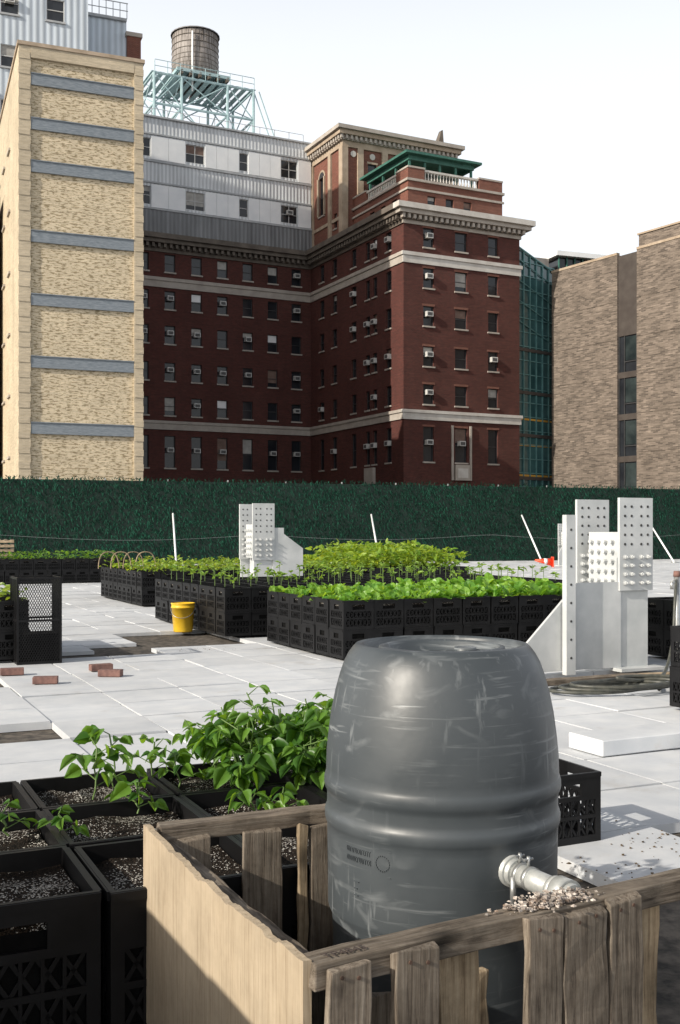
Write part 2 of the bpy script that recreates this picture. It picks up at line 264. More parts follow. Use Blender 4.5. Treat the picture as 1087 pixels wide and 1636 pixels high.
def facade(mb,O,t,n,Ln,z0,z1,wins,wm,depth=.22,sill='stone',frame='window_frame',ac=.4,lintel=None,glass='window_glass',blind=.25):
    W=lambda a,o,z:(O[0]+a*t[0]+o*n[0],O[1]+a*t[1]+o*n[1],z)
    def wb(a0,a1,o0,o1,za,zb,mat): mb.hexa([W(a0,o0,za),W(a1,o0,za),W(a1,o1,za),W(a0,o1,za),W(a0,o0,zb),W(a1,o0,zb),W(a1,o1,zb),W(a0,o1,zb)],mat)
    R=[(a-w/2,a+w/2,z-h/2,z+h/2) for a,z,w,h in wins]
    A=sorted({0,Ln,*[r[0] for r in R],*[r[1] for r in R]}); Z=sorted({z0,z1,*[r[2] for r in R],*[r[3] for r in R]})
    for i in range(len(A)-1):
        for j in range(len(Z)-1):
            am=(A[i]+A[i+1])/2; zm=(Z[j]+Z[j+1])/2
            if A[i+1]-A[i]<1e-6 or Z[j+1]-Z[j]<1e-6: continue
            if any(r[0]<am<r[1] and r[2]<zm<r[3] for r in R): continue
            mb.poly([W(A[i],0,Z[j]),W(A[i+1],0,Z[j]),W(A[i+1],0,Z[j+1]),W(A[i],0,Z[j+1])],wm)
    for a0,a1,b0,b1 in R:
        d=-depth
        mb.poly([W(a0,0,b0),W(a0,d,b0),W(a0,d,b1),W(a0,0,b1)],wm); mb.poly([W(a1,0,b0),W(a1,d,b0),W(a1,d,b1),W(a1,0,b1)],wm)
        mb.poly([W(a0,0,b1),W(a0,d,b1),W(a1,d,b1),W(a1,0,b1)],wm); mb.poly([W(a0,0,b0),W(a0,d,b0),W(a1,d,b0),W(a1,0,b0)],wm)
        mb.poly([W(a0,d,b0),W(a1,d,b0),W(a1,d,b1),W(a0,d,b1)],glass)
        f=.055; e=d+.06
        wb(a0,a0+f,d+.005,e,b0,b1,frame); wb(a1-f,a1,d+.005,e,b0,b1,frame); wb(a0+f,a1-f,d+.005,e,b0,b0+f,frame); wb(a0+f,a1-f,d+.005,e,b1-f,b1,frame)
        zm=(b0+b1)/2; wb(a0+f,a1-f,d+.005,e-.005,zm-.03,zm+.03,frame)
        if a1-a0>1.4: wb((a0+a1)/2-.035,(a0+a1)/2+.035,d+.004,e+.004,b0+f,b1-f,frame)
        if sill: wb(a0-.08,a1+.08,-.02,.11,b0-.13,b0-.002,sill)
        if lintel: wb(a0-.1,a1+.1,-.02,.03,b1+.002,b1+.18,lintel)
        q=random.random()
        if q<blind:
            zz=b1-f-(b1-b0)*random.choice([.25,.4,.45,.7])
            mb.poly([W(a0+f,d+.012,zz),W(a1-f,d+.012,zz),W(a1-f,d+.012,b1-f),W(a0+f,d+.012,b1-f)],random.choice(['blind','blind','curtain_brown','panel_white']))
        if random.random()<ac:
            c=(a0+a1)/2; w=.3; zb=zm-.05
            wb(c-w,c+w,d+.07,.28,zb,zb+.42,'ac_unit'); wb(c-w+.07,c+w-.07,.28,.285,zb+.06,zb+.34,'ac_grille')
    return wb

# ---------------------------------------------------------------- brick building
B=empty('brick_building',(5.22,90,0),math.radians(26.57))
mb=MB()
rows=[(25.7,1.6),(22.35,1.65),(19.2,1.65),(15.85,1.65),(12.7,1.65),(8.55,2.9),(3.5,2.2)]
wins=[(a,z,1.02 if a!=5.6 else 1.2,h) for a in (2.4,5.6,8.85) for z,h in rows]
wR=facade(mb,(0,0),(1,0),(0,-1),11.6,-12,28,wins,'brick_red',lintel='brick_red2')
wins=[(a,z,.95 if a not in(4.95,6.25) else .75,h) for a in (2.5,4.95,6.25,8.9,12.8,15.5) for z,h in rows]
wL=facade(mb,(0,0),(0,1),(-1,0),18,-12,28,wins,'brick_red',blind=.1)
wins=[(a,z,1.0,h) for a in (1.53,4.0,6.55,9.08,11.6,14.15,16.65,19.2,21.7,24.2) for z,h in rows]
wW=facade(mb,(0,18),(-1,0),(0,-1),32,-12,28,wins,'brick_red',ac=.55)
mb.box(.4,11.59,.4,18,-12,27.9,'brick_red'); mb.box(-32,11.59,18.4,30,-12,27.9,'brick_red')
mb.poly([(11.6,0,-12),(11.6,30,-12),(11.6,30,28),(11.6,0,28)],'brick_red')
mb.box(0,11.6,0,30,27.95,28.02,'roofing'); mb.box(-32,0,18,30,27.95,28.02,'roofing')
mb.build('walls_and_windows',B)
mb=MB()
def ring(z0,z1,o,mat,wm=None):
    mb.box(-o,11.6+o,-o,-.001,z0,z1,mat)
    mb.box(-o,-.001,0,18-o,z0,z1,wm or mat)
    mb.box(-32,-.001,18-o,17.999,z0,z1,wm or mat)
    mb.box(11.601,11.6+o,0,18,z0,z1,mat)
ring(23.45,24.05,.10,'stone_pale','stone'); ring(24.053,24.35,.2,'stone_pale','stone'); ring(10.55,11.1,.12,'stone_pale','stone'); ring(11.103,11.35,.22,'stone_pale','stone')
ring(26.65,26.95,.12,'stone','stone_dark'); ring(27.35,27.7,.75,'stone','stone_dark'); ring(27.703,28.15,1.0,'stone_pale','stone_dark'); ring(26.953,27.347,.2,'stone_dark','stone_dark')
for i in range(24): a=-.4+i*.52; mb.box(a,a+.24,-.6,-.2,26.98,27.345,'stone')
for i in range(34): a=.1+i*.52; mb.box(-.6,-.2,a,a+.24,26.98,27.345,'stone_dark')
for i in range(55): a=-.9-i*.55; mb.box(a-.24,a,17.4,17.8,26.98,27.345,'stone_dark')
mb.box(4.9,6.3,-.3,-.02,5.6,6.9,'stone'); mb.box(5.1,6.1,-.34,-.3,5.8,6.6,'stone_pale'); mb.box(4.6,4.78,-.15,-.02,5.6,10.2,'stone'); mb.box(6.42,6.6,-.15,-.02,5.6,10.2,'stone')
mb.box(-.3,-.02,4.8,6.4,5.4,6.8,'stone')
mb.build('stone_trim',B)
mb=MB()
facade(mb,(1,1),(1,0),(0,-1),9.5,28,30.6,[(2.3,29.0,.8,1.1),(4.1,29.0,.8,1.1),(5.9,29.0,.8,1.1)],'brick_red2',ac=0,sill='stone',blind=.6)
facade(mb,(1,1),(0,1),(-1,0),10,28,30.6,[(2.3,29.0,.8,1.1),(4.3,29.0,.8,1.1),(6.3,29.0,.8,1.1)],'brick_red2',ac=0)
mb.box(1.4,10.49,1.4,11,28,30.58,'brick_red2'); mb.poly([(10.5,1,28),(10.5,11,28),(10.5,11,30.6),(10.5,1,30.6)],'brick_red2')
mb.box(.85,10.65,.85,11,30.601,30.8,'stone')
mb.box(.88,10.62,.88,.998,29.85,30.02,'stone'); mb.box(.88,.998,1,11,29.85,30.02,'stone')
mb.box(1,2.6,1,1.5,30.8,31.7,'brick_red2'); mb.box(8.1,10.5,1,1.5,30.8,31.7,'brick_red2'); mb.box(1,1.4,1.5,3,30.8,31.7,'brick_red2'); mb.box(1,1.4,8.5,11,30.8,31.7,'brick_red2'); mb.box(10.1,10.5,1.5,11,30.8,31.7,'brick_red2')
mb.box(.95,2.65,.95,1.45,31.703,31.85,'stone'); mb.box(8.05,10.55,.95,1.45,31.703,31.85,'stone'); mb.box(.95,1.45,1.453,3.05,31.703,31.85,'stone'); mb.box(.95,1.45,8.45,11,31.703,31.85,'stone')
mb.box(2.65,8.05,1.05,1.35,31.55,31.72,'stone_pale'); mb.box(1.05,1.35,3.05,8.45,31.55,31.72,'stone_pale')
for i in range(18):
    a=2.8+i*.3
    mb.lathe([(.05,0),(.09,.2),(.05,.45),(.08,.75)],'stone_pale',(a,1.2,30.8),8); mb.lathe([(.05,0),(.09,.2),(.05,.45),(.08,.75)],'stone_pale',(1.2,a+.4,30.8),8)
mb.build('attic_storey',B)
mb=MB()
mb.box(1.2,8.8,1.6,10.1,33.2,33.4,'copper_green'); mb.box(1.7,8.3,2.1,2.3,32.8,33.197,'copper_green'); mb.box(1.7,8.3,9.4,9.6,32.8,33.197,'copper_green'); mb.box(1.7,1.9,2.3,9.4,32.8,33.197,'copper_green'); mb.box(8.1,8.3,2.3,9.4,32.8,33.197,'copper_green')
mb.hexa([(1.6,2,33.403),(8.4,2,33.403),(8.4,9.7,33.403),(1.6,9.7,33.403),(3.8,4.2,33.65),(6.0,4.2,33.65),(6.0,7.5,33.65),(3.8,7.5,33.65)],'copper_green')
for x in (1.9,3.4,4.9,6.5,8.1):
    for y in (2.3,9.3): mb.box(x-.09,x+.09,y-.09,y+.09,30.8,32.8,'copper_green')
for y in (4.6,6.9):
    for x in (1.9,8.1): mb.box(x-.09,x+.09,y-.09,y+.09,30.8,32.8,'copper_green')
mb.box(3.6,6.4,5,8,30.8,32.5,'stone_dark')
mb.build('rooftop_pergola',B)
mb=MB()
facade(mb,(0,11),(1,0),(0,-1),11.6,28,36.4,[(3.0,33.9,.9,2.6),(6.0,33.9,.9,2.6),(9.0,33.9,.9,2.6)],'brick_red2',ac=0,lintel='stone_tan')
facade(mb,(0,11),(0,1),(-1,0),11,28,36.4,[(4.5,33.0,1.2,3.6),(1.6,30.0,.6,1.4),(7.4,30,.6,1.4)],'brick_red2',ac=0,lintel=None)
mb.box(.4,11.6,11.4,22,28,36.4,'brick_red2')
pts=[(-.03,15.5+.75*math.cos(t),34.8+.75*math.sin(t)) for t in np.linspace(0,math.pi,13)]; mb.poly(pts,'stone_tan')
pts=[(-.05,15.5+.55*math.cos(t),34.8+.55*math.sin(t)) for t in np.linspace(0,math.pi,13)]; mb.poly(pts,'window_glass')
mb.box(-.16,-.001,14.72,14.9,31.2,34.8,'stone_tan'); mb.box(-.16,-.001,16.1,16.28,31.2,34.8,'stone_tan')
for y in (11.0,13.3,17.2): mb.box(-.2,-.001,y,y+.55,28.1,36.4,'stone_tan')
for x in (-.2,1.4,3.95,6.95,9.95,11.1): mb.box(x,x+.6,10.8,10.999,28.1,36.4,'stone_tan')
for x in (1.0,2.98,5.98,8.98):
    mb.cyl((x,11.02,35.85),(x,10.9,35.85),.28,.28,'stone_pale',16)
for z,o,mt in ((36.4,.15,'stone_tan'),(36.95,.35,'stone'),(37.35,.7,'stone_tan'),(37.75,.95,'stone')):
    mb.box(-o,11.6+o,11-o,22,z+.001,{36.4:36.949,36.95:37.349,37.35:37.749,37.75:38.1}[z],mt)
mb.box(.6,11,11.6,21,38.101,38.6,'stone_tan')
for i in range(26): a=-.5+i*.49; mb.box(a,a+.22,10.42,10.64,37.0,37.34,'stone')
for i in range(14): a=10.8+i*.49; mb.box(-.58,-.36,a,a+.22,37.0,37.34,'stone')
mb.box(-.1,.0-.002,11.6,17.9,29.9,30.2,'stone_tan')
mb.hexa([(10.6,11.7,38.6),(11.2,11.7,38.6),(11.2,12.6,38.6),(10.6,12.6,38.6),(10.95,11.8,39.9),(11.15,11.8,40.0),(11.15,12.2,40.0),(10.95,12.2,39.9)],'stone_dark')
mb.box(-1.4,-.22,19,22,37.2,38.9,'brick_red2'); mb.box(-1.7,.2,18.7,22,38.9,39.2,'copper_green')
mb.build('upper_tower',B)
mb=MB(); cols=[(2.3,1.7),(6.95,.85),(11.7,1.8),(16.4,1.0),(20.6,1.8)]
wb=facade(mb,(-.25,17.4),(-1,0),(0,-1),30,28.2,38.5,[(a,z,w,1.65) for a,w in cols for z in(35.8,31.5)],'siding_white',depth=.15,sill=None,frame='window_frame_pale',ac=.15,blind=.35)
edges=[0.02]
for a,w in cols: edges+= [a-w/2-.05,a+w/2+.05]
edges.append(30)
for k in range(0,len(edges),2):
    a0,a1=edges[k],edges[k+1]
    n_=max(1,round((a1-a0)/1.3)); st=(a1-a0)/n_
    for q in range(n_):
        for z0,z1 in((34.75,36.85),(30.45,32.5)): wb(a0+q*st+.012,a0+(q+1)*st-.012,.003,.07,z0,z1,'panel_white')
wb(0,30,.003,.16,28.2,30.2,'siding_grey'); wb(0,30,.003,.24,30.2,30.38,'trim_grey'); wb(0,30,.003,.12,34.5,34.7,'trim_grey'); wb(0,30,.003,.12,32.6,32.75,'trim_grey'); wb(0,30,.003,.12,36.95,37.1,'trim_grey'); wb(0,30,-.1,.2,38.5,38.65,'trim_grey')
mb.box(-30,-.25,17.8,28,28.2,38.49,'siding_white')
for i in range(20): x=-1-i*1.5; mb.box(x,x+.05,17.6,17.65,38.65,39.4,'trim_grey')
mb.box(-30,-1,17.6,17.64,39.4,39.44,'trim_grey')
mb.build('siding_penthouse',B)

# ---------------------------------------------------------------- water tower
WT=empty('water_tower',(-14.8,112,0),math.radians(26))
mb=MB(); Z0=47.3
mb.lathe([(0,0),(2.35,0),(2.4,.05),(2.32,4.5),(2.3,4.52)],'tank_wood',(0,0,Z0),40)
mb.lathe([(2.5,4.5),(2.5,4.6),(0.25,5.3),(.25,5.5),(0,5.65)],'tank_roof',(0,0,Z0),24)
for z in (.3,.7,1.1,1.55,2.0,2.6,3.2,3.9): mb.lathe([(2.36,z),(2.41,z+.02),(2.41,z+.05),(2.36,z+.07)],'stone_dark',(0,0,Z0),40)
for i in range(40):
    t=2*math.pi*i/40; mb.box(2.34*math.cos(t)-.015,2.34*math.cos(t)+.015,2.34*math.sin(t)-.015,2.34*math.sin(t)+.015,Z0+.1,Z0+4.5,'stone_dark')
mb.cyl((-1.1,-2.4,Z0-2),(-1.1,-2.4,Z0+4),.09,.09,'panel_white',8)
mb.build('tank',WT)
mb=MB(); st='metal_blue'
hx,hy=5.2,3.0
mb.box(-2.8,2.8,-2.8,2.8,Z0-.35,Z0-.02,st)
for x in np.linspace(-2.4,2.4,6): mb.box(x-.1,x+.1,-3.2,3.2,Z0-.75,Z0-.36,'stone_dark')
def bar(p,q,r=.09): mb.cyl(p,q,r,r,st,6)
for sx in(-hx,-2.4,2.4,hx):
    for sy in(-hy,hy): bar((sx,sy,38.5),(sx,sy,46.2),.14)
for sy in(-hy,hy):
    for z in(41.3,43.2,46.2): bar((-hx,sy,z),(hx,sy,z),.12)
    xs=[-hx,-2.4,2.4,hx]
    for i in range(3):
        for za,zb in((38.5,43.2),(43.2,46.2)): bar((xs[i],sy,za),(xs[i+1],sy,zb),.06); bar((xs[i+1],sy,za),(xs[i],sy,zb),.06)
for sx in(-hx,-2.4,2.4,hx):
    for z in(43.2,46.2): bar((sx,-hy,z),(sx,hy,z),.12)
    bar((sx,-hy,43.2),(sx,hy,46.2),.06); bar((sx,hy,43.2),(sx,-hy,46.2),.06)
for sx in(-2.4,2.4):
    for sy in(-2.4,2.4): bar((sx,sy,46.2),(sx,sy,Z0-.35),.13)
for sy in(-hy-.2,hy+.2):
    for z in(46.8,47.4): bar((-hx,sy,z),(hx,sy,z),.035)
    for x in np.linspace(-hx,hx,9): bar((x,sy,46.2),(x,sy,47.4),.035)
bar((hx,-hy,46.2),(hx+3,-hy,38.5),.06); bar((hx+.6,-hy,46.2),(hx+3.6,-hy,38.5),.06)
for x in np.linspace(-hx,hx,14): mb.box(x-.25,x+.25,-hy,hy,46.3,46.36,st)
mb.build('steel_frame',WT)

# ---------------------------------------------------------------- yellow brick building
Y=empty('yellow_brick_building',(-10.78,60,0),math.radians(21.6))
mb=MB(); bw=[25.2,22.85,20.6,16.9,13.55,10.25,6.75]
mb.box(-5.95,-.5,.15,12,-12,26.3,'brick_yellow')
mb.box(-6.57,-5.953,0,14,-12,26.9,'brick_yellow_trim'); mb.box(-.497,0,0,14,-12,26.9,'brick_yellow_trim')
mb.box(-5.95,-.5,-.02,12,26.303,26.9,'brick_yellow_trim'); mb.box(-6.65,.08,-.08,14,26.903,27.1,'stone_tan')
for z in bw:
    mb.box(-5.94,-.51,.02,.148,z-.3,z+.28,'grey_band'); mb.box(-5.94,-.51,-.03,.15,z+.283,z+.33,'grey_band')
for k in range(44):
    z=26.2-k*.8; mb.box(-6.59,-6.0,-.03,0-.002,z,z+.35,'brick_yellow_trim'); mb.box(-.45,.02,-.03,0-.002,z,z+.35,'brick_yellow_trim')
facade(mb,(-6.575,3),(0,1),(-1,0),18,-12,26.9,[(a,z,1.1,1.9) for a in(2.5,6,9.5) for z in(24,20.5,17,13.5,10,6.5,3)],'brick_yellow_trim',ac=0)
mb.box(-14,-6.9,10,24,-12,21,'brick_yellow_trim'); mb.box(-14.3,-6.76,9.7,24,21,21.6,'stone_dark')
mb.build('walls',Y)

# ---------------------------------------------------------------- siding building at left
S=empty('siding_building',(-14.6,80,0),math.radians(21.6))
mb=MB()
facade(mb,(-4.2,-3),(-1,0),(0,-1),45,-12,47,[(a,z,1.2,1.5) for a in(2.2,5.2,8.2,11,14) for z in(40.5,36.9,33.3,29.6,26)],'siding_blue',depth=.12,sill='trim_grey',frame='window_frame_pale',ac=.1)
mb.box(-49.2,-4.2,-2.7,12,-12,46.9,'siding_blue')
mb.box(-4.199,-1,0,12,-12,38.3,'siding_blue'); mb.box(-.99,0,-.3,12,-12,37.2,'brick_red2'); mb.box(-1.1,.1,-.4,12,37.203,37.5,'stone')
mb.box(-4.19,-1,-.2,12,38.303,38.5,'trim_grey')
for i in range(7): x=-4+i*.5; mb.box(x,x+.05,-.1,-.05,38.5,39.6,'trim_grey')
mb.box(-4.1,-.9,-.1,-.06,39.6,39.66,'trim_grey'); mb.box(-4.1,-.9,-.1,-.06,39.05,39.1,'trim_grey')
mb.cyl((-12,-3.2,25),(-12,-3.2,46),.12,.12,'trim_grey',8)
mb.box(-12,-10.6,-3.4,-3.05,25,31,'siding_grey')
mb.build('walls_and_windows',S)

# ---------------------------------------------------------------- right tan building, atrium, rooftop
R=empty('tan_brick_building',(18.96,98,0),math.radians(-56.8))
mb=MB()
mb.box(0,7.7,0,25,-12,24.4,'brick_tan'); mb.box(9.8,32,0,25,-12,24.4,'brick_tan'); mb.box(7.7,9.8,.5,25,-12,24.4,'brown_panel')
mb.box(7.71,9.79,.12,.48,18.0,24.3,'brown_panel')
for k in range(7):
    z0=14.55-k*3.5; mb.box(7.72,9.78,.2,.49,z0,z0+3.0,'window_glass'); mb.box(7.71,9.79,.1,.495,z0+3.003,z0+3.497,'brown_panel')
    mb.box(7.75,7.85,.1,.2,z0,z0+3,'window_frame'); mb.box(8.35,8.43,.1,.2,z0,z0+3,'window_frame'); mb.box(9.65,9.75,.1,.2,z0,z0+3,'window_frame'); mb.box(8.43,9.65,.12,.2,z0+.8,z0+.88,'window_frame')
    mb.box(8.45,9.6,.17,.198,z0+.95,z0+2.9,'office_glass')
mb.box(-.05,7.69,-.05,.3,24.401,24.6,'stone_tan'); mb.box(9.81,32,-.05,.3,24.401,24.6,'stone_tan')
for z in (20.5,17.3,14.2,11,7.8,4.6):
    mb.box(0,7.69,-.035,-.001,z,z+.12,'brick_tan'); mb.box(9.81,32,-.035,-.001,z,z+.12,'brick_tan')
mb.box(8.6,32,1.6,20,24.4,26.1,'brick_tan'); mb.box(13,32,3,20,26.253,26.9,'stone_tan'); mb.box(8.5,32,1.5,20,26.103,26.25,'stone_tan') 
mb.build('walls',R)
A=empty('glass_atrium',(15.6,96.6,0),math.radians(41))
mb=MB(); Lg=5.3
mb.hexa([(0,.05,-12),(Lg,.05,-12),(Lg,3,-12),(0,3,-12),(0,.05,26.4),(Lg,.05,24.8),(Lg,3,24.8),(0,3,26.4)],'atrium_glass')
for i in range(7):
    x=i*Lg/6; mb.box(x-.05,x+.05,-.08,.04,-12,26.4-1.6*x/Lg,'atrium_mullion')
for i in range(26):
    z=-6+i*1.25; mb.box(0,Lg,-.04,.03,z-.04,z+.04,'atrium_mullion')
for z in (11.2,8.9,6.2): mb.box(.3,Lg-.3,-.005,.045,z,z+.16,'amber')  # amber paint stands in for lights glowing behind the glass
for z in (17.5,13.7,9.9,6.1): mb.box(0,Lg,-.1,.04,z-.2,z+.08,'brown_panel')
mb.cyl((0,-.05,26.45),(Lg,-.05,24.85),.1,.1,'atrium_mullion',6)
for i in range(4): mb.cyl((0,-.06,20+i*1.8),(Lg,-.06,18.2+i*1.8),.05,.05,'atrium_mullion',6)
mb.build('curtain_wall',A)
P=empty('rooftop_plant_room',(21.5,116,0),math.radians(20))
mb=MB(); mb.box(0,13,0,8,-12,28.6,'stone_tan'); mb.box(2.2,10,.5,7,28.6,30.6,'window_glass')
for i in range(9): mb.box(2.1+i*.97,2.22+i*.97,.3,.45,28.6,30.7,'copper_green')
mb.box(1.6,10.8,-.2,7.6,30.7,31.2,'panel_white'); mb.box(-1.5,1,.5,5,28.6,30.4,'stone'); 
mb.build('walls',P)

# ---------------------------------------------------------------- ground, roof terrace
mb=MB(); mb.poly([(-1500,-1500,-12),(1500,-1500,-12),(1500,1500,-12),(-1500,1500,-12)],'asphalt'); mb.build('ground')
mb=MB(); mb.box(-60,60,-30,58,-1,-.05,'under_deck'); mb.box(-60,60,-30,58,-11.99,-1.003,'stone_dark'); mb.build('terrace_roof')
mb=MB()
holes=[(-2.45,11.6,.55),(-2.2,7.0,.35),(1.9,9.3,.45),(2.5,9.5,.45),(3.1,9.8,.45),(1.4,9.0,.3),(-3.1,9.0,.3),(-1.8,12.6,.5),(-2.2,13.4,.45),(1.5,4.35,.35),(2.5,6.35,.3)]
pt=.61
for i in range(-40,70):
    for j in range(2,100):
        gx=(i+.5)*pt+.1; gy=(j+.5)*pt
        wx=gx*EX[0]+gy*EY[0]; wy=gx*EX[1]+gy*EY[1]
        if wy<1.2 or abs(wx)>26 or wy>52: continue
        if wy<4.2-(wx-1)*.2 and wx>-.1: continue
        if any(math.hypot(wx-h[0],wy-h[1])<h[2] for h in holes): continue
        dz=random.gauss(0,.003); s=.2995; r=random.gauss(0,.004); ox=random.gauss(0,.003); oy=random.gauss(0,.003)
        cs=[(-s,-s),(s,-s),(s,s),(-s,s)]; c,sn=math.cos(r),math.sin(r); tl=[random.gauss(0,.0018) for _ in range(4)]
        q=[(gx+ox+a*c-b*sn,gy+oy+a*sn+b*c) for a,b in cs]
        mb.hexa([(x,y,-.045) for x,y in q]+[(x,y,dz+tl[k]) for k,(x,y) in enumerate(q)],'paver_white')
mb.build('terrace_paving',rot=TH,uv=False)
def paver(x,y,r,l=.6,w=.6,h=.06,z=.0):
    mb=MB(); mb.box(-l/2,l/2,-w/2,w/2,0,h,'paver_white'); o=mb.build('loose_paver',loc=(x,y,z),rot=r,uv=False)
    bv=o.modifiers.new('b','BEVEL'); bv.width=.006
paver(1.72,6.35,TH+.02,.75,.3,.09,.006); paver(2.2,5.95,TH-.1,.3,.6,.06,.008)

# ---------------------------------------------------------------- hedge fence
F=empty('hedge_screen_fence',(-12.5,40.4,0),math.radians(19.7))
mb=MB(); Lf=75; x0=-25
mb.box(x0,Lf+x0,0,.06,-.02,3.22,'fence_back')
for i in range(32): x=x0+i*2.4; mb.cyl((x,.12,-.05),(x,.12,3.3),.03,.03,'galvanised',6)
mb.build('backing_and_posts',F)
def mesh_np(name,v,f,mats,parent=None,mi=None,loc=(0,0,0),rot=0,smooth=False):
    me=bpy.data.meshes.new(name); me.from_pydata(v.tolist() if hasattr(v,'tolist') else v,[],f.tolist() if hasattr(f,'tolist') else f); me.update()
    for m_ in mats: me.materials.append(MATS[m_])
    if mi is not None: me.polygons.foreach_set('material_index',mi)
    if smooth: me.polygons.foreach_set('use_smooth',[True]*len(me.polygons))
    o=bpy.data.objects.new(name,me); o.location=loc; o.rotation_euler=(0,0,rot); return link(o,parent)
n=60000; xx=x0+rng.random(n)*Lf; xx=np.round(xx/.16)*.16+rng.normal(0,.04,n); zz=rng.random(n)*3.3+.03
w=.012+.02*rng.random(n); h=.06+.12*rng.random(n); tilt=rng.normal(0,.05,n); yo=-.02-.09*rng.random(n)
v=np.zeros((n,3,3)); v[:,0]=np.stack([xx-w,yo*.3,zz],1); v[:,1]=np.stack([xx+w,yo*.3,zz],1); v[:,2]=np.stack([xx+tilt,yo-.03,zz-h],1)
up=rng.random(n)<.5; v[up,2,2]=zz[up]+h[up]*.7
v[:,:,2]=np.clip(v[:,:,2],0,None)
mesh_np('needles',v.reshape(-1,3),np.arange(3*n).reshape(-1,3),['fence_blade'],F)
for (x,y,x2,y2) in ((-5.9,39.5,-6.3,41.3),(1.5,41.0,1.25,43.8),(8.05,43.5,7.6,45.8),(13.5,44.2,13.2,47.4)):
    mb=MB(); mb.cyl((x,y,0),(x2,y2,1.95),.035,.035,'panel_white',8); mb.cyl((x,y,0),(x,y,.05),.14,.14,'galvanised',8); mb.build('fence_brace',uv=False)
cv=bpy.data.curves.new('cable','CURVE'); cv.dimensions='3D'; cv.bevel_depth=.0025
sp=cv.splines.new('POLY'); pts=[]
for k in range(41):
    t=k/40; x=-12+t*27; y=38.5+t*9; z=1.15-.2*math.sin(math.pi*((t*3)%1)); pts.append((x,y,z))
sp.points.add(40)
for k,p in enumerate(pts): sp.points[k].co=(*p,1)
cv.materials.append(MATS['trim_grey']); o=bpy.data.objects.new('guide_cable',cv); link(o)

# ---------------------------------------------------------------- milk crates
CF=((0,3,2,1),(4,5,6,7),(0,1,5,4),(1,2,6,5),(2,3,7,6),(3,0,4,7))
def crate_template(full=True):
    bx=[]; Lc=.325; H=.28; T=.011
    def side(k,full):
        def M(s,o,z):
            if k==0: return (s,T-o,z)
            if k==1: return (s,Lc-T+o,z)
            if k==2: return (T-o,s,z)
            return (Lc-T+o,s,z)
        lo=0 if k<2 else T+.0005; hi=Lc if k<2 else Lc-T-.0005
        def wb(s0,s1,o0,o1,z0,z1):
            bx.append([M(s0,o0,z0),M(s1,o0,z0),M(s1,o1,z0),M(s0,o1,z0),M(s0,o0,z1),M(s1,o0,z1),M(s1,o1,z1),M(s0,o1,z1)])
        wb(lo,hi,0,T,.238,H)
        wb(lo,hi,T,T+.004,.262,H-.001)
        if not full: return
        wb(lo,lo+.026,0,T,0,.238); wb(hi-.026,hi,0,T,0,.238)
        a,b=lo+.026,hi-.026
        wb(a,b,0,T,0,.03); wb(a,b,0,T,.172,.19); wb(a,b,0,T,.098,.112)
        wb(a,a+.07,0,T,.19,.238); wb(b-.07,b,0,T,.19,.238)
        for q in range(1,7):
            s=a+(b-a)*q/7; wb(s-.0035,s+.0035,0,T-.002,.03,.098); wb(s-.0035,s+.0035,0,T-.002,.112,.172)
        nd=6; st=(b-a)/nd
        for (za,zb) in ((.03,.098),(.112,.172)):
            for q in range(nd):
                for sg in (0,1):
                    s0=a+q*st+.003; s1=s0+st-.006
                    if sg: s0,s1=s1,s0
                    w=.005
                    bx.append([M(s0-w,0,za),M(s0+w,0,za),M(s0+w,T-.004,za),M(s0-w,T-.004,za),M(s1-w,0,zb),M(s1+w,0,zb),M(s1+w,T-.004,zb),M(s1-w,T-.004,zb)])
    for k in range(4): side(k,full)
    return np.array(bx)
CT_F=crate_template(True); CT_S=crate_template(False)
def boxarr(x0,x1,y0,y1,z0,z1): return np.array([[(x0,y0,z0),(x1,y0,z0),(x1,y1,z0),(x0,y1,z0),(x0,y0,z1),(x1,y0,z1),(x1,y1,z1),(x0,y1,z1)]])
def crate_bed(name,origin,cells,layers=2,bz=.03,soil=True,pitch=.335,rot=TH,jit=.004):
    parts=[]; mi=[]
    cells=sorted(set(cells)); cs=set(cells)
    for (i,j) in cells:
        per=any((i+a,j+b) not in cs for a,b in((1,0),(-1,0),(0,1),(0,-1)))
        for l in range(layers):
            top=l==layers-1
            if not(per or top): continue
            T=CT_F if per else CT_S
            off=np.array([i*pitch+random.gauss(0,jit),j*pitch+random.gauss(0,jit),bz+l*.281])
            parts.append(T+off); mi+= [0]*(len(T)*6)
            if soil or not top:
                parts.append(boxarr(.014,.311,.014,.311,.012,.27 if not top else .22)+off); mi+=[1]*6
                if top:
                    g=6; zz=.245+rng.normal(0,.005,(g,g)); s=.295/(g-1)
                    for a in range(g-1):
                        for b_ in range(g-1):
                            X0=.015+a*s;Y0=.015+b_*s
                            p=[(X0,Y0,.2),(X0+s,Y0,.2),(X0+s,Y0+s,.2),(X0,Y0+s,.2),(X0,Y0,zz[a,b_]),(X0+s,Y0,zz[a+1,b_]),(X0+s,Y0+s,zz[a+1,b_+1]),(X0,Y0+s,zz[a,b_+1])]
                            parts.append(np.array([p])+off); mi+=[2]*6
            else:
                parts.append(boxarr(.012,.313,.012,.313,.006,.014)+off); mi+=[0]*6
    V=np.concatenate(parts); nb=len(V)
    F_=(np.array(CF)[None]+8*np.arange(nb)[:,None,None]).reshape(-1,4)
    return mesh_np(name,V.reshape(-1,3),F_,['crate_black','crate_liner','soil'],mi=mi,loc=(origin[0],origin[1],0),rot=rot)
def bedpos(origin,i,j,z=.59,pitch=.335,rot=TH):
    c,s=math.cos(rot),math.sin(rot); x=i*pitch; y=j*pitch
    return np.array([origin[0]+x*c-y*s,origin[1]+x*s+y*c,z])

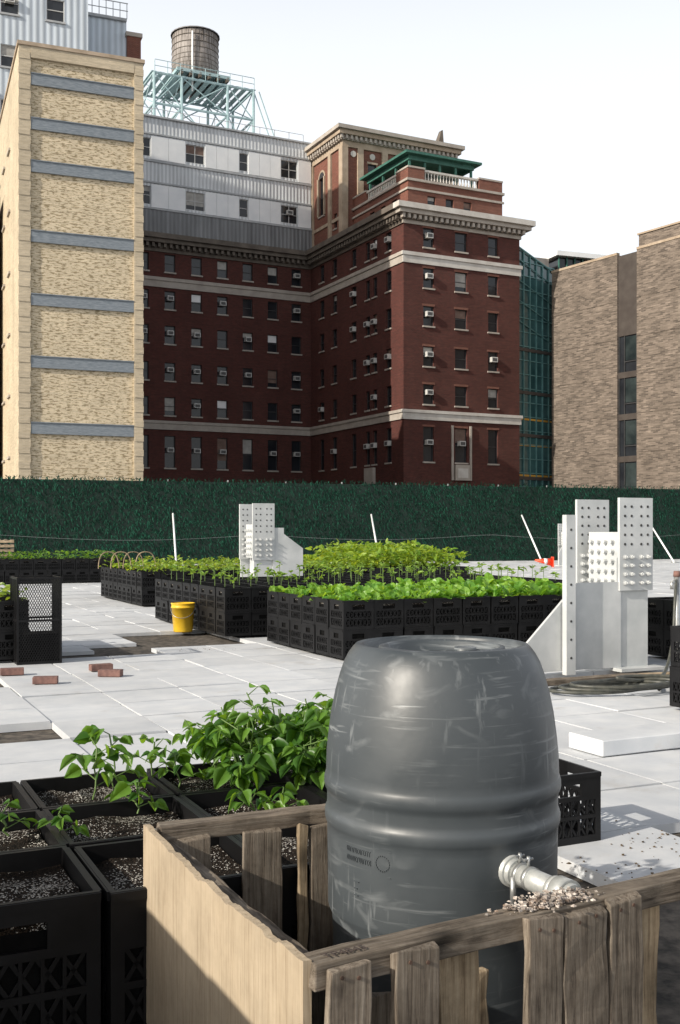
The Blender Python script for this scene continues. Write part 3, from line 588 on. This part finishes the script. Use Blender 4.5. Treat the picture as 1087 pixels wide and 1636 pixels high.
# ---------------------------------------------------------------- leaves
def tmpl(kind):
    if kind=='heart': O=[(0,.0),(.1,.30),(.3,.42),(.55,.34),(.8,.16),(1,0)]
    elif kind=='round': O=[(0,.05),(.25,.17),(.55,.34),(.8,.33),(.95,.18),(1.02,0)]
    else: O=[(0,.02),(.25,.2),(.5,.24),(.75,.15),(.9,.07),(1,0)]
    v=[];f=[]
    for (l,w) in O: v.append((l,0,-.25*l*l))
    for sgn in(1,-1):
        b=len(v)
        for (l,w) in O[1:-1] if kind=='heart' else O[:-1]: v.append((l,sgn*w,.16*w*2-.25*l*l+(.06 if kind=='round' and int(l*20)%2 else 0)))
        if kind=='heart':
            fs=[(0,1,b)]+[(k,k+1,b+k,b+k-1) for k in(1,2,3)]+[(4,5,b+3)]
        else:
            fs=[(k,k+1,b+k+1,b+k) for k in range(4)]+[(4,5,b+4)]
        f+=fs
    return np.array(v,float),f
TM={k:tmpl(k) for k in('heart','round','narrow')}
def nrm(a): return a/np.maximum(np.linalg.norm(a,axis=-1,keepdims=True),1e-9)
def leaves(name,P,D,S,mat,kind,parent=None,upj=.5,smooth=True):
    P=np.array(P,float);D=nrm(np.array(D,float));S=np.array(S,float); n=len(P)
    up=np.array([0,0,1.])+rng.normal(0,upj,(n,3)); sd=nrm(np.cross(up,D)); nm=np.cross(D,sd)
    T,f=TM[kind]; k=len(T)
    V=P[:,None]+S[:,None,None]*(T[None,:,0:1]*D[:,None]+T[None,:,1:2]*sd[:,None]+T[None,:,2:3]*nm[:,None])
    FF=[tuple(q+i*k for q in t) for i in range(n) for t in f]
    return mesh_np(name,V.reshape(-1,3),FF,[mat],parent,smooth=smooth)
def tri(P,D,S,pos,d,s):
    d=nrm(np.array(d,float)); hz=nrm(np.cross(d,[0,0,1.]))
    P.append(pos+d*s*.25);D.append(d+np.array([0,0,-.25]));S.append(s)
    for sg in(1,-1): P.append(pos+hz*sg*s*.05);D.append(d*.35+hz*sg+np.array([0,0,-.2])+rng.normal(0,.12,3));S.append(s*.88)

O1=(-.426,2.007)
cells=[(i,j) for i in range(-4,3) for j in range(0,3) if not(i==2 and j==0)]
crate_bed('milk_crate_planter',O1,cells)
def plant(name,base_,h,nl,spread,size,kind='heart',mat='leaf_bean'):
    E=empty(name,tuple(base_)); P,D,S=[],[],[]; mb=MB()
    lean=rng.normal(0,.15,2); prev=np.zeros(3); pts=[prev]
    for k in range(1,6):
        t=k/5; pts.append(np.array([lean[0]*h*t+rng.normal(0,.004),lean[1]*h*t+rng.normal(0,.004),h*t]))
    for a,b_ in zip(pts[:-1],pts[1:]): mb.cyl(a,b_,.0026,.0022,'stem',6,False)
    for q in range(nl):
        t=.25+.75*q/max(1,nl-1); i=min(4,int(t*5-.001)); p=pts[i]+(pts[i+1]-pts[i])*(t*5-i)
        an=q*2.4+rng.random()*.8; d=np.array([math.cos(an),math.sin(an),.3+.3*t]); l=spread*(1-.45*t)*(.7+.5*rng.random())
        e=p+nrm(d)*l; mb.cyl(p,e,.0016,.0012,'stem',5,False)
        tri(P,D,S,e,np.array([math.cos(an),math.sin(an),-.2+rng.normal(0,.25)]),size*(.75+.5*rng.random()))
    mb.build('stems',E,uv=False); leaves('leaves',P,D,S,mat,kind,E)
for (i,j,h,nl,sp_,sz) in ((.42,2.3,.13,7,.07,.048),(.62,2.45,.15,5,.05,.045),(.62,1.75,.06,5,.05,.042),(1.3,1.2,.055,5,.06,.045),(1.55,1.3,.05,4,.05,.04),(-.3,1.55,.06,5,.05,.035),(.0,1.35,.05,4,.04,.032),(1.1,2.35,.09,5,.06,.042),(1.0,2.75,.10,5,.06,.042)):
    plant('bean_seedling',bedpos(O1,i,j,.575),h,nl,sp_,sz)
E=empty('bean_bush',tuple(bedpos(O1,2.2,2.2,.575))); P,D,S=[],[],[]; mb=MB(); c0=bedpos(O1,2.2,2.2,.575)
for (i,j,hh) in [(1.55,2.75,.13),(1.8,2.8,.165),(1.7,2.45,.15),(2.15,2.75,.18),(2.1,2.35,.17),(2.5,2.8,.175),(2.5,2.35,.165),(2.05,1.95,.12),(2.4,1.85,.12),(2.85,2.7,.16),(2.85,2.2,.16),(1.6,2.15,.09),(2.7,1.6,.1)]:
    b0=bedpos(O1,i,j,.575)-c0
    for st_ in range(5):
        lean=rng.normal(0,.3,2); top=b0+np.array([lean[0]*hh,lean[1]*hh,hh*(.75+.4*rng.random())]); mb.cyl(b0,top,.003,.002,'stem',5,False)
        for q in range(5):
            t=.25+.75*rng.random(); p=b0+(top-b0)*t; an=rng.random()*6.28; l=.025+.06*rng.random()
            d=np.array([math.cos(an),math.sin(an),.35]); e=p+nrm(d)*l; mb.cyl(p,e,.0016,.0012,'stem',4,False)
            tri(P,D,S,e,np.array([math.cos(an),math.sin(an),-.35+rng.normal(0,.35)]),.03+.034*rng.random())
mb.build('stems',E,uv=False); leaves('leaves',P,D,S,'leaf_bean','heart',E,upj=.4)
crate_bed('milk_crate_stack',(-1.431,.16),[(i,j) for i in range(0,2) for j in range(0,4)],layers=4,soil=True)  # unseen stack left of frame, added and sized to cast the plywood's shadow
crate_bed('milk_crate',(.757,4.28),[(0,0)],layers=1,soil=False,bz=.004)
crate_bed('milk_crate_stack',(2.60,7.1),[(0,0),(1,0),(0,1),(1,1)],layers=2,soil=False)
crate_bed('milk_crate_stack',(3.3,10.4),[(0,0),(1,0),(0,1),(1,1),(2,0),(2,1)],layers=2,soil=True)

# bed A : lettuce
OA=(.03,10.5); cA=[(i,j) for i in range(9) for j in range(6)]
crate_bed('milk_crate_planter',OA,cA)
P,D,S=[],[],[]
for (i,j) in cA:
    for k in range(4):
        c=bedpos(OA,i+.22+.5*(k%2)+rng.normal(0,.06),j+.22+.5*(k//2)+rng.normal(0,.06),.56); sc=(.5+.55*rng.random())*(.74+.06*i)
        for q in range(11):
            an=rng.random()*6.28; el=rng.random(); d=np.array([math.cos(an)*(1.05-el*.8),math.sin(an)*(1.05-el*.8),.3+el*.8])
            P.append(c+rng.normal(0,.012,3)); D.append(d); S.append(sc*(.10+.08*rng.random()))
leaves('lettuce_plants',P,D,S,'leaf_lettuce','round',upj=.25,smooth=False)
# bed B : seedlings
OB=(-1.35,12.8); cB=[(i,j) for i in range(15) for j in range(9)]
crate_bed('milk_crate_planter',OB,cB)
P,D,S=[],[],[]; mb=MB()
for (i,j) in cB:
    if rng.random()<.1: continue
    c=bedpos(OB,i+.5+rng.normal(0,.08),j+.5+rng.normal(0,.08),.56); h=.12+.13*rng.random(); mb.cyl(c,c+np.array([0,0,h]),.005,.004,'stem',4,False)
    for q in range(8):
        an=rng.random()*6.28; t=.65+.35*rng.random(); P.append(c+np.array([0,0,h*t])); D.append((math.cos(an),math.sin(an),.35+rng.normal(0,.35))); S.append(.045+.04*rng.random())
E=empty('pepper_seedlings'); mb.build('stems',E,uv=False); leaves('leaves',P,D,S,'leaf_seedling','narrow',E)
# bed D : herbs along the back
OD=(-3.3,18.2); cD=[(i,j) for i in range(19) for j in range(9)]
crate_bed('milk_crate_planter',OD,cD)
P,D,S=[],[],[]
for (i,j) in cD:
    nn=18 if i<12 else 44
    lush=rng.random()
    for q in range(nn):
        hh=(.06+.16*lush) if i<12 else (.10+.26*math.sin((i-11.5)/7.5*math.pi)+.16*lush)
        c=bedpos(OD,i+rng.random(),j+rng.random(),.56+hh*rng.random()**.6); an=rng.random()*6.28
        P.append(c); D.append((math.cos(an),math.sin(an),.3+rng.normal(0,.5))); S.append(.05+.06*rng.random()+(0.05 if i>11 else 0))
leaves('herb_plants',P,D,S,'leaf_herb','narrow',smooth=False)
OE=(-3.9,10.15); cE=[(i,j) for i in range(-5,3) for j in range(0,5)]
crate_bed('milk_crate_planter',OE,cE)
P,D,S=[],[],[]
for (i,j) in cE:
    for q in range(22):
        an=rng.random()*6.28; P.append(bedpos(OE,i+rng.random(),j+rng.random(),.56+.14*rng.random())); D.append((math.cos(an),math.sin(an),.4+rng.normal(0,.4))); S.append(.05+.05*rng.random())
leaves('herb_plants',P,D,S,'leaf_herb','narrow',smooth=False)
OF=(-8.3,26.0); cF=[(i,j) for i in range(10) for j in range(5)]
crate_bed('milk_crate_planter',OF,cF)
P,D,S=[],[],[]
for (i,j) in cF:
    for q in range(14):
        an=rng.random()*6.28; P.append(bedpos(OF,i+rng.random(),j+rng.random(),.56+.2*rng.random())); D.append((math.cos(an),math.sin(an),.4+rng.normal(0,.4))); S.append(.06+.06*rng.random())
leaves('herb_plants',P,D,S,'leaf_bean','narrow',smooth=False)

# mesh cage at left
mb=MB(); cw=.42; ch=.82
for x in(0,cw-.02):
    for y in(0,.4): mb.box(x,x+.02,y,y+.02,0,ch,'crate_black')
for z in(.0,.4,ch-.02):
    for y in(0,.4): mb.box(.02,cw-.02,y+.002,y+.018,z,z+.02,'crate_black')
    for x in(0,cw-.02): mb.box(x+.002,x+.018,.02,.4,z,z+.02,'crate_black')
def bar2(p,q,r=.0042): mb.cyl(p,q,r,r,'crate_black',4,False)
stp=.024
for k in range(-34,19):
    for sg in(1,-1):
        x_s=k*stp
        pts=[]
        for z in np.linspace(0.02,ch-.02,60):
            x=x_s+z*.55 if sg==1 else cw-(x_s+z*.55)
            if .01<x<cw-.01: pts.append((x,z))
        if len(pts)>1:
            bar2((pts[0][0],.01,pts[0][1]),(pts[-1][0],.01,pts[-1][1])); bar2((.01 if sg==1 else cw-.01,pts[0][0],pts[0][1]),(.01 if sg==1 else cw-.01,pts[-1][0]*.95,pts[-1][1]))
mb.box(.03,cw-.03,.05,.38,.0,.28,'crate_liner')
mb.build('wire_mesh_cage',loc=(-3.04,10.3,.0),rot=TH,uv=False)

# ---------------------------------------------------------------- steel column stubs
def steel(name,loc,rot,gus,post=True,hs=1):
    E=empty(name,loc,rot); mb=MB(); w='steel_white'
    H=1.56*hs
    for y in (0,.62):
        mb.box(-.19,.19,y,y+.03,.72*hs,H,w); mb.box(-.16,.16,y+.033,y+.06,0,1.0*hs,w)
        for r_ in range(5):
            for c_ in (-.13,-.055,.055,.13):
                mb.cyl((c_,y-.003,(1.14+r_*.085)*hs),(c_,y+.01,(1.14+r_*.085)*hs),.013,.013,'steel_hole',10)
        for r_ in range(4):
            for c_ in (-.13,-.055,.055,.13):
                z=(.79+r_*.078)*hs; mb.cyl((c_,y-.001,z),(c_,y-.006,z),.024,.024,w,12); mb.cyl((c_,y-.0065,z),(c_,y-.03,z),.019,.019,w,6); mb.cyl((c_,y-.0305,z),(c_,y-.045,z),.010,.010,w,8)
    mb.box(-.012,.012,.061,.619,0,1.15*hs,w)
    mb.box(-.25,.25,-.1,.75,.0,.03,w)
    mb.box(-.1,-.07,.12,.56,.75*hs,1.25*hs,w)
    for r_ in range(5):
        for y in(.2,.3,.4,.5): mb.cyl((-.1,y,(.8+r_*.09)*hs),(-.14,y,(.8+r_*.09)*hs),.02,.02,w,6)
    n=len(gus); a=[(x,.015,z) for x,z in gus]; b_=[(x,.045,z) for x,z in gus]
    mb.poly(a,w); mb.poly(b_[::-1],w)
    for k in range(n): mb.poly([a[k],a[(k+1)%n],b_[(k+1)%n],b_[k]],w)
    if post:
        mb.box(-.82,-.72,-.06,-.048,0.0,1.4,w); mb.box(-.82,-.808,-.047,.0,0,1.4,w)
        for z in np.arange(.15,1.35,.16): mb.cyl((-.77,-.063,z),(-.77,-.055,z),.012,.012,'steel_hole',8)
    o=mb.build('plates_and_bolts',E,uv=False); bv=o.modifiers.new('b','BEVEL'); bv.width=.0015
    return E
steel('steel_column_stub',(2.69,9.94,0),TH,[(-.165,.03),(-1.25,.03),(-1.25,.22),(-.64,.80),(-.165,.80)])
steel('steel_column_stub',(-1.24,17.8,0),TH,[(.165,.03),(.70,.03),(.70,.98),(.36,1.22),(.36,1.32),(.165,1.32)],post=False,hs=1.1)
steel('steel_column_stub',(8.5,40,0),TH,[(-.165,.03),(-.6,.03),(-.6,.5),(-.4,.80),(-.165,.80)],post=False)

def hose(name,pts,r,mat):
    cv=bpy.data.curves.new(name,'CURVE'); cv.dimensions='3D'; cv.bevel_depth=r; cv.bevel_resolution=3
    sp=cv.splines.new('NURBS'); sp.points.add(len(pts)-1)
    for k,p in enumerate(pts): sp.points[k].co=(*p,1)
    sp.use_endpoint_u=True; sp.order_u=4; cv.materials.append(MATS[mat]); return link(bpy.data.objects.new(name,cv))
pts=[]
for k in range(48):
    t=k*.45; r=.2+.08*math.sin(k*.9); pts.append((2.05+r*2.2*math.cos(t)+.006*k,8.55+r*1.3*math.sin(t),.022+.0015*k))
hose('garden_hose',pts+[(2.6,8.9,.03),(2.75,9.2,.1),(2.87,9.4,.35),(2.9,9.5,.65),(2.95,9.6,.8),(2.98,9.7,.82)],.014,'hose_dark')
E=empty('standpipe',(3.03,9.85,0)); mb=MB()
mb.cyl((0,0,-.05),(0,0,.85),.028,.028,'galvanised',10); mb.cyl((0,0,.8),(-.07,-.08,.8),.018,.018,'galvanised',8); mb.cyl((0,0,.85),(0,0,.9),.035,.03,'clay_brick',8); mb.cyl((-.07,-.08,.81),(-.07,-.08,.74),.016,.016,'galvanised',8)
mb.build('pipe_and_tap',E,uv=False)
def plankbox(name,parent,c,size,xdir,zdir=(0,0,1),mat='wood_grey',wob=.0015):
    X=Vector(xdir).normalized(); Z=Vector(zdir); Z=(Z-X*Z.dot(X)).normalized(); Y=Z.cross(X)
    l,w,t=size; ns=14; v=[];f=[]
    for k in range(ns+1):
        x=-l/2+l*k/ns
        for a,b_ in((-1,-1),(1,-1),(1,1),(-1,1)):
            v.append((x+(random.gauss(0,wob*2.5) if k in(0,ns) else 0),a*w/2+random.gauss(0,wob),b_*t/2+random.gauss(0,wob*.5)))
    for k in range(ns):
        for q in range(4): i=k*4; f.append((i+q,i+(q+1)%4,i+4+(q+1)%4,i+4+q))
    f.append((3,2,1,0)); i=ns*4; f.append((i,i+1,i+2,i+3))
    me=bpy.data.meshes.new(name); me.from_pydata(v,[],f); me.update(); me.materials.append(MATS[mat])
    o=bpy.data.objects.new(name,me); M=Matrix((X,Y,Z)).transposed().to_4x4(); M.translation=Vector(c); link(o,parent)
    o.matrix_world=M
    bv=o.modifiers.new('b','BEVEL'); bv.width=.0022; bv.segments=2
    return o
E=empty('timber_offcuts')
plankbox('board_1',E,(2.1,9.3,.0),(1.1,.12,.04),(.9,.42,0),mat='wood_grey'); plankbox('board_2',E,(2.75,9.55,.0),(.9,.1,.04),(.9,.3,0),mat='wood_tan'); plankbox('board_3',E,(3.35,9.6,.02),(.6,.3,.04),(.9,.42,0),mat='wood_tan')
for (x,y) in ((.45,25.5),(-9.9,31.5)):
    E=empty('wooden_pallet_stack',(x,y,0),.3)
    for k in range(6 if x>0 else 8):
        z_=.07+k*.13
        for q in range(3):
            o=plankbox('board',None,(0,0,0),(1.0,.09,.07),(1,0,0),mat='wood_tan'); o.parent=E; o.matrix_basis=Matrix.Translation((0,-.45+q*.45,z_))
        for q in range(6):
            o=plankbox('board',None,(0,0,0),(1.0,.1,.02),(1,0,0),mat='wood_grey'); o.parent=E; o.matrix_basis=Matrix.Translation((-.45+q*.18,0,z_+.05))@Matrix.Rotation(math.pi/2,4,'Z')

mb=MB(); mb.lathe([(0,.01),(.115,.0),(.12,.01),(.142,.30),(.15,.30),(.15,.315),(.145,.315),(.145,.345),(.152,.35),(.152,.362),(.138,.362),(.112,.03),(0,.03)],'yellow_plastic',(0,0,0),32)
E=empty('yellow_bucket',(-1.97,13.75,0)); mb.build('pail',E,uv=False)
hose_o=hose('handle',[(-.15,0,.31),(-.15,-.1,.22),(0,-.17,.14),(.15,-.1,.22),(.15,0,.31)],.003,'galvanised'); hose_o.parent=E
for x,y,r in((-2.86,9.55,.3),(-2.42,9.0,.15),(-2.15,9.85,.5),(-1.98,9.45,-.1)):
    mb=MB(); mb.box(-.1,.1,-.045,.045,0,.058,'clay_brick'); o=mb.build('clay_brick',loc=(x,y,.006),rot=r,uv=False); bv=o.modifiers.new('b','BEVEL'); bv.width=.004
E=empty('traffic_cone',(7.55,39,.15)); mb=MB(); mb.cyl((0,0,.03),(-.62,-.1,-.02+.12),.15,.03,'cone_orange',16); mb.cyl((-.2,-.033,.05),(-.32,-.053,.075),.116,.088,'panel_white',16); mb.box(0,.03,-.2,.2,-.15,.22,'cone_orange'); mb.build('cone',E,uv=False)
E=empty('hoop_basket_handles',(-4.0,19.5,.6))
for k in range(4): h_=hose('hoop',[(-.3+k*.22,0,0),(-.3+k*.22,.0,.28),(-.1+k*.22,.1,.32),(.02+k*.22,.15,.25),(.04+k*.22,.15,0)],.01,'wood_tan'); h_.parent=E
def bits(name,pos,smin,smax,mat):
    parts=[]
    for (x,y,z) in pos:
        s=smin+(smax-smin)*random.random()**2; a=random.random()*3; cx,sx_=math.cos(a)*s*1.6,math.sin(a)*s*1.6
        parts.append([(x-cx,y-sx_,z),(x+sx_*.6,y-cx*.6,z),(x+cx,y+sx_,z),(x-sx_*.6,y+cx*.6,z),(x-cx,y-sx_,z+s*.6),(x+sx_*.6,y-cx*.6,z+s),(x+cx,y+sx_,z+s*.4),(x-sx_*.6,y+cx*.6,z+s)])
    V=np.array(parts); return mesh_np(name,V.reshape(-1,3),(np.array(CF)[None]+8*np.arange(len(V))[:,None,None]).reshape(-1,4),[mat])
pos=[]
for cx,cy in((1.05,4.0),(1.3,4.4),(-1.4,11.6)):
    for k in range(45): pos.append((random.gauss(cx,.14),random.gauss(cy,.12),.008))
bits('leaf_litter',pos,.0015,.006,'litter')

# ---------------------------------------------------------------- rain barrel
BX,BY=.19,2.05
E=empty('rain_barrel',(BX,BY,0)); mb=MB()
prof=[(0,.02),(.17,.02),(.185,.03),(.20,.1),(.205,.3),(.203,.50),(.205,.545),(.2115,.56),(.2125,.565),(.2125,.60),(.2138,.70),(.2142,.714),(.2165,.718),(.2182,.724),(.2184,.734),(.217,.740),(.2148,.744),(.2142,.752),(.2142,.768),(.2150,.774),(.2178,.779),(.2195,.786),(.2193,.796),(.2175,.802),(.2160,.807),(.2158,.82),(.2148,.845),(.2115,.875),(.2065,.91),(.1990,.945),(.190,.975),(.182,.996),(.174,1.010),(.166,1.020),(.160,1.0255),(.152,1.0265),(.148,1.022),(.146,1.010),(.141,1.004),(.125,1.005),(.120,1.012),(.117,1.021),(.111,1.0225),(.106,1.019),(.103,1.006),(.098,1.003),(0,1.003)]
prof=[(r,z if z<.82 else .82+(z-.82)*1.08) for r,z in prof]
mb.lathe(prof,'barrel_plastic',n=128)
def bsurf(an,z,r=.2135): return (r*math.cos(an),r*math.sin(an),z)
body=mb.build('body',E,uv=False)
mb=MB(); zt=.82+.183*1.08
mb.cyl((.05,.05,zt+.0001),(.05,.05,zt+.012),.022,.021,'barrel_plastic',20); mb.box(-.09,.09,-.004,.004,zt+.0001,zt+.006,'barrel_plastic')
def patch(a0,a1,z0,z1,ro=.0016):
    rr=.2136; mb.hexa([bsurf(a0,z0,rr-.002),bsurf(a1,z0,rr-.002),bsurf(a1,z0,rr+ro),bsurf(a0,z0,rr+ro),bsurf(a0,z1,rr-.002),bsurf(a1,z1,rr-.002),bsurf(a1,z1,rr+ro),bsurf(a0,z1,rr+ro)],'barrel_plastic')
ac=math.radians(-135)
for rw,zz in((0,.690),(1,.675)):
    a=ac-.19
    for k in range(13):
        wl=.016; q=random.random()
        patch(a,a+.004,zz,zz+.009)
        if q<.7: patch(a+.005,a+wl-.003,zz+.0075,zz+.009)
        if q>.3: patch(a+.005,a+wl-.003,zz,zz+.0015)
        if q>.5: patch(a+wl-.004,a+wl,zz,zz+.009)
        a+=wl+.006
patch(ac-.2,ac+.28,.7035,.7045); patch(ac-.2,ac+.28,.660,.661)
for k in range(20):
    t0=2*math.pi*k/20; rr=.013; c=ac+.2
    patch(c+rr/.21*math.cos(t0)-.003,c+rr/.21*math.cos(t0)+.006,.683+rr*math.sin(t0)-.001,.683+rr*math.sin(t0)+.0015)
for k,w_ in enumerate((.06,.04,.05)): patch(ac-.1,ac-.1+w_,.64-k*.012,.6415-k*.012)
mb.build('relief_markings',E,uv=False)
mb=MB(); d=Vector((.37-BX,1.72-BY,0)).normalized(); sd=Vector((-d.y,d.x,0)); c=Vector((0,0,.674)); U=Vector((0,0,1))
def seg(a,b_,r0,r1,mat='pvc_white',n=24): mb.cyl(c+d*a,c+d*b_,r0,r1,mat,n)
seg(.195,.222,.027,.027); seg(.225,.322,.0185,.0185); seg(.2,.232,.023,.023); seg(.322,.334,.022,.0245); seg(.335,.362,.0255,.0255); seg(.363,.371,.022,.02); seg(.372,.395,.013,.012,'galvanised'); seg(.395,.41,.016,.016,'galvanised',6)
for a in(.235,.258): mb.cyl(c+d*a+U*.018,c+d*a+U*.036,.003,.003,'galvanised',8); mb.cyl(c+d*a+U*.031-sd*.009,c+d*a+U*.031+sd*.009,.0025,.0025,'galvanised',6)
mb.cyl(c+d*.24-sd*.018,c+d*.24-U*.055-sd*.018,.005,.005,'galvanised',8)
seg(.238,.246,.0205,.0205,'galvanised'); seg(.262,.27,.0205,.0205,'galvanised')
o=mb.build('spigot',E,uv=False)

# ---------------------------------------------------------------- pallet enclosure
E=empty('pallet_enclosure')
c0=Vector((-.031,1.405,0)); fx=Vector((.857,.515,0)).normalized(); fn=Vector((fx.y,-fx.x,0))
ly=Vector((-.442,.897,0)); ln=Vector((-.897,-.442,0))
Zt=.70
plankbox('front_rail',E,c0+fx*.48-fn*.010+Vector((0,0,Zt-.017)),(.98,.046,.034),fx,mat='wood_grey')
plankbox('front_rail_low',E,c0+fx*.48-fn*.012+Vector((0,0,.12)),(.96,.04,.08),fx,mat='wood_grey')
sl=[(.003,.066,0,'wood_grey'),(.106,.177,0,'wood_grey'),(.225,.292,1,'wood_tan'),(.332,.397,0,'wood_grey'),(.402,.485,0,'wood_grey'),(.49,.557,0,'wood_grey'),(.577,.66,1,'wood_tan'),(.70,.77,0,'wood_tan'),(.82,.9,0,'wood_grey')]
nm=MB()
for k,(a,b_,inn,mt) in enumerate(sl):
    off=.021 if not inn else -.042
    top=Zt+.001 if not inn else Zt-.03
    if k in(3,5): top=Zt+.008
    if k==1: top=Zt+.004
    plankbox('slat',E,c0+fx*((a+b_)/2)+fn*off+Vector((0,0,top/2+.0)),(top-.02,b_-a,.014),(random.gauss(0,.006),0,1),zdir=fn,mat=mt,wob=.0018)
    if not inn:
        for q in(.3,.7):
            p=c0+fx*(a+(b_-a)*q)+fn*(off+.0075)+Vector((0,0,Zt-.018+random.gauss(0,.003))); nm.cyl(p,p+fn*.0018,.0028,.0028,'rust_nail',8)
nm.build('nails',E,uv=False)
for s_ in(.15,.30,.45,.64):
    plankbox('inner_slat',E,c0+fx*s_-fn*.07+Vector((0,0,.31)),(.58,.06,.014),(0,0,1),zdir=fn,mat='wood_tan' if s_ in(.3,.64) else 'wood_grey')
npt=90; v=[];f=[]; Lp=.725; wv=0
for k in range(npt+1):
    s=Lp*k/npt; wv=wv*.8+random.gauss(0,.0007); chip=.004*max(0,math.sin(k*.37+1))*(k%7<3)*.5
    top=Zt+.004-.012*math.sin(s/Lp*math.pi)+wv-chip-(.004 if 10<k<17 or 50<k<54 else 0)
    for off in(0,.012):
        for z in(.02,top+random.gauss(0,.0003)): v.append(tuple(c0+ly*s+ln*(off+.006)+Vector((0,0,z))))
for k in range(npt):
    i=k*4; j=i+4
    f+=[(i,j,j+1,i+1),(i+2,i+3,j+3,j+2),(i+1,j+1,j+3,i+3),(i,i+2,j+2,j)]
f+=[(0,1,3,2),(npt*4,npt*4+2,npt*4+3,npt*4+1)]
M=Matrix((Vector((0,0,1)),ly.normalized(),Vector((0,0,1)).cross(ly.normalized()))).transposed().to_4x4(); M.translation=c0
Mi=M.inverted(); me=bpy.data.meshes.new('plywood_side'); me.from_pydata([tuple(Mi@Vector(p)) for p in v],[],f); me.update(); me.materials.append(MATS['wood_ply'])
o=bpy.data.objects.new('plywood_side',me); link(o,E); o.matrix_world=M
plankbox('side_rail',E,c0+ly*.39-ln*.014+Vector((0,0,Zt-.05)),(.62,.035,.05),ly,mat='wood_grey')
bk=c0+ly*.72; bx_=Vector((EX[0],EX[1],0)); bn=Vector((bx_.y,-bx_.x,0))
plankbox('back_rail',E,bk+bx_*.31+Vector((0,0,Zt-.015)),(.60,.045,.03),bx_,mat='wood_grey')
for a,b_,mt in((.03,.10,'wood_grey'),(.165,.245,'wood_grey'),(.28,.30,'wood_tan'),(.305,.36,'wood_grey'),(.45,.53,'wood_grey')):
    plankbox('slat',E,bk+bx_*((a+b_)/2)+bn*.031+Vector((0,0,Zt/2-.01)),(Zt-.03,b_-a,.014),(0,0,1),zdir=bn,mat=mt)
tcv=bpy.data.curves.new('stamp','FONT'); tcv.body='TP4845'; tcv.size=.021; tcv.extrude=.0003; tcv.materials.append(MATS['ink'])
to=bpy.data.objects.new('stamped_lettering',tcv); link(to,E)
Mt=Matrix((fx,-fn,Vector((0,0,1)))).transposed().to_4x4(); Mt.translation=c0+fx*.012+fn*.004+Vector((0,0,Zt+.0026)); to.matrix_world=Mt
pos=[]
for k in range(900):
    q=c0+fx*(.405+rng.normal(0,.035))-fn*(.012+rng.normal(0,.012)); pos.append((q.x,q.y,Zt+.001+abs(rng.normal(0,.004))))
bits('potting_mix_spill',pos,.0008,.0036,'chips')

# ---------------------------------------------------------------- camera, light, world
cam=bpy.data.cameras.new('camera'); co=bpy.data.objects.new('camera',cam); link(co); co.location=(0,0,1.25); co.rotation_euler=(math.radians(90),0,0)
cam.sensor_fit='VERTICAL'; cam.sensor_height=36; cam.lens=1750/1636*36; cam.shift_y=32/1636; cam.clip_end=5000; cam.clip_start=.05
scene.camera=co
el=math.radians(28); ts=Vector((-.8*math.cos(el),-.6*math.cos(el),math.sin(el)))
sun=bpy.data.lights.new('sun','SUN'); sun.energy=5.0; sun.angle=math.radians(.5); sun.color=(1,.92,.80)
so=bpy.data.objects.new('sun',sun); so.rotation_euler=ts.to_track_quat('Z','Y').to_euler(); link(so)
w=bpy.data.worlds.new('World'); scene.world=w; w.use_nodes=True; nt=w.node_tree; bg=nt.nodes['Background']
sky=nt.nodes.new('ShaderNodeTexSky'); sky.sky_type='NISHITA'; sky.sun_disc=False; sky.sun_elevation=el; sky.sun_rotation=math.atan2(-.8,-.6); sky.dust_density=4; sky.air_density=1
nt.links.new(sky.outputs[0],bg.inputs[0]); bg.inputs[1].default_value=.055
# pale haze low in the sky, thinning overhead
tc=nt.nodes.new('ShaderNodeTexCoord'); sp=nt.nodes.new('ShaderNodeSeparateXYZ'); nt.links.new(tc.outputs['Generated'],sp.inputs[0])
mr=nt.nodes.new('ShaderNodeMapRange'); mr.inputs[1].default_value=.34; mr.inputs[2].default_value=.8; mr.inputs[3].default_value=.95; mr.inputs[4].default_value=.08; mr.interpolation_type='SMOOTHSTEP'; nt.links.new(sp.outputs['Z'],mr.inputs[0])
b2=nt.nodes.new('ShaderNodeBackground'); b2.inputs[0].default_value=(.98,.99,1,1); nt.links.new(mr.outputs[0],b2.inputs[1])
ad=nt.nodes.new('ShaderNodeAddShader'); nt.links.new(bg.outputs[0],ad.inputs[0]); nt.links.new(b2.outputs[0],ad.inputs[1]); nt.links.new(ad.outputs[0],nt.nodes['World Output'].inputs[0])
scene.view_settings.view_transform='Standard'; scene.view_settings.look='None'; scene.view_settings.exposure=0
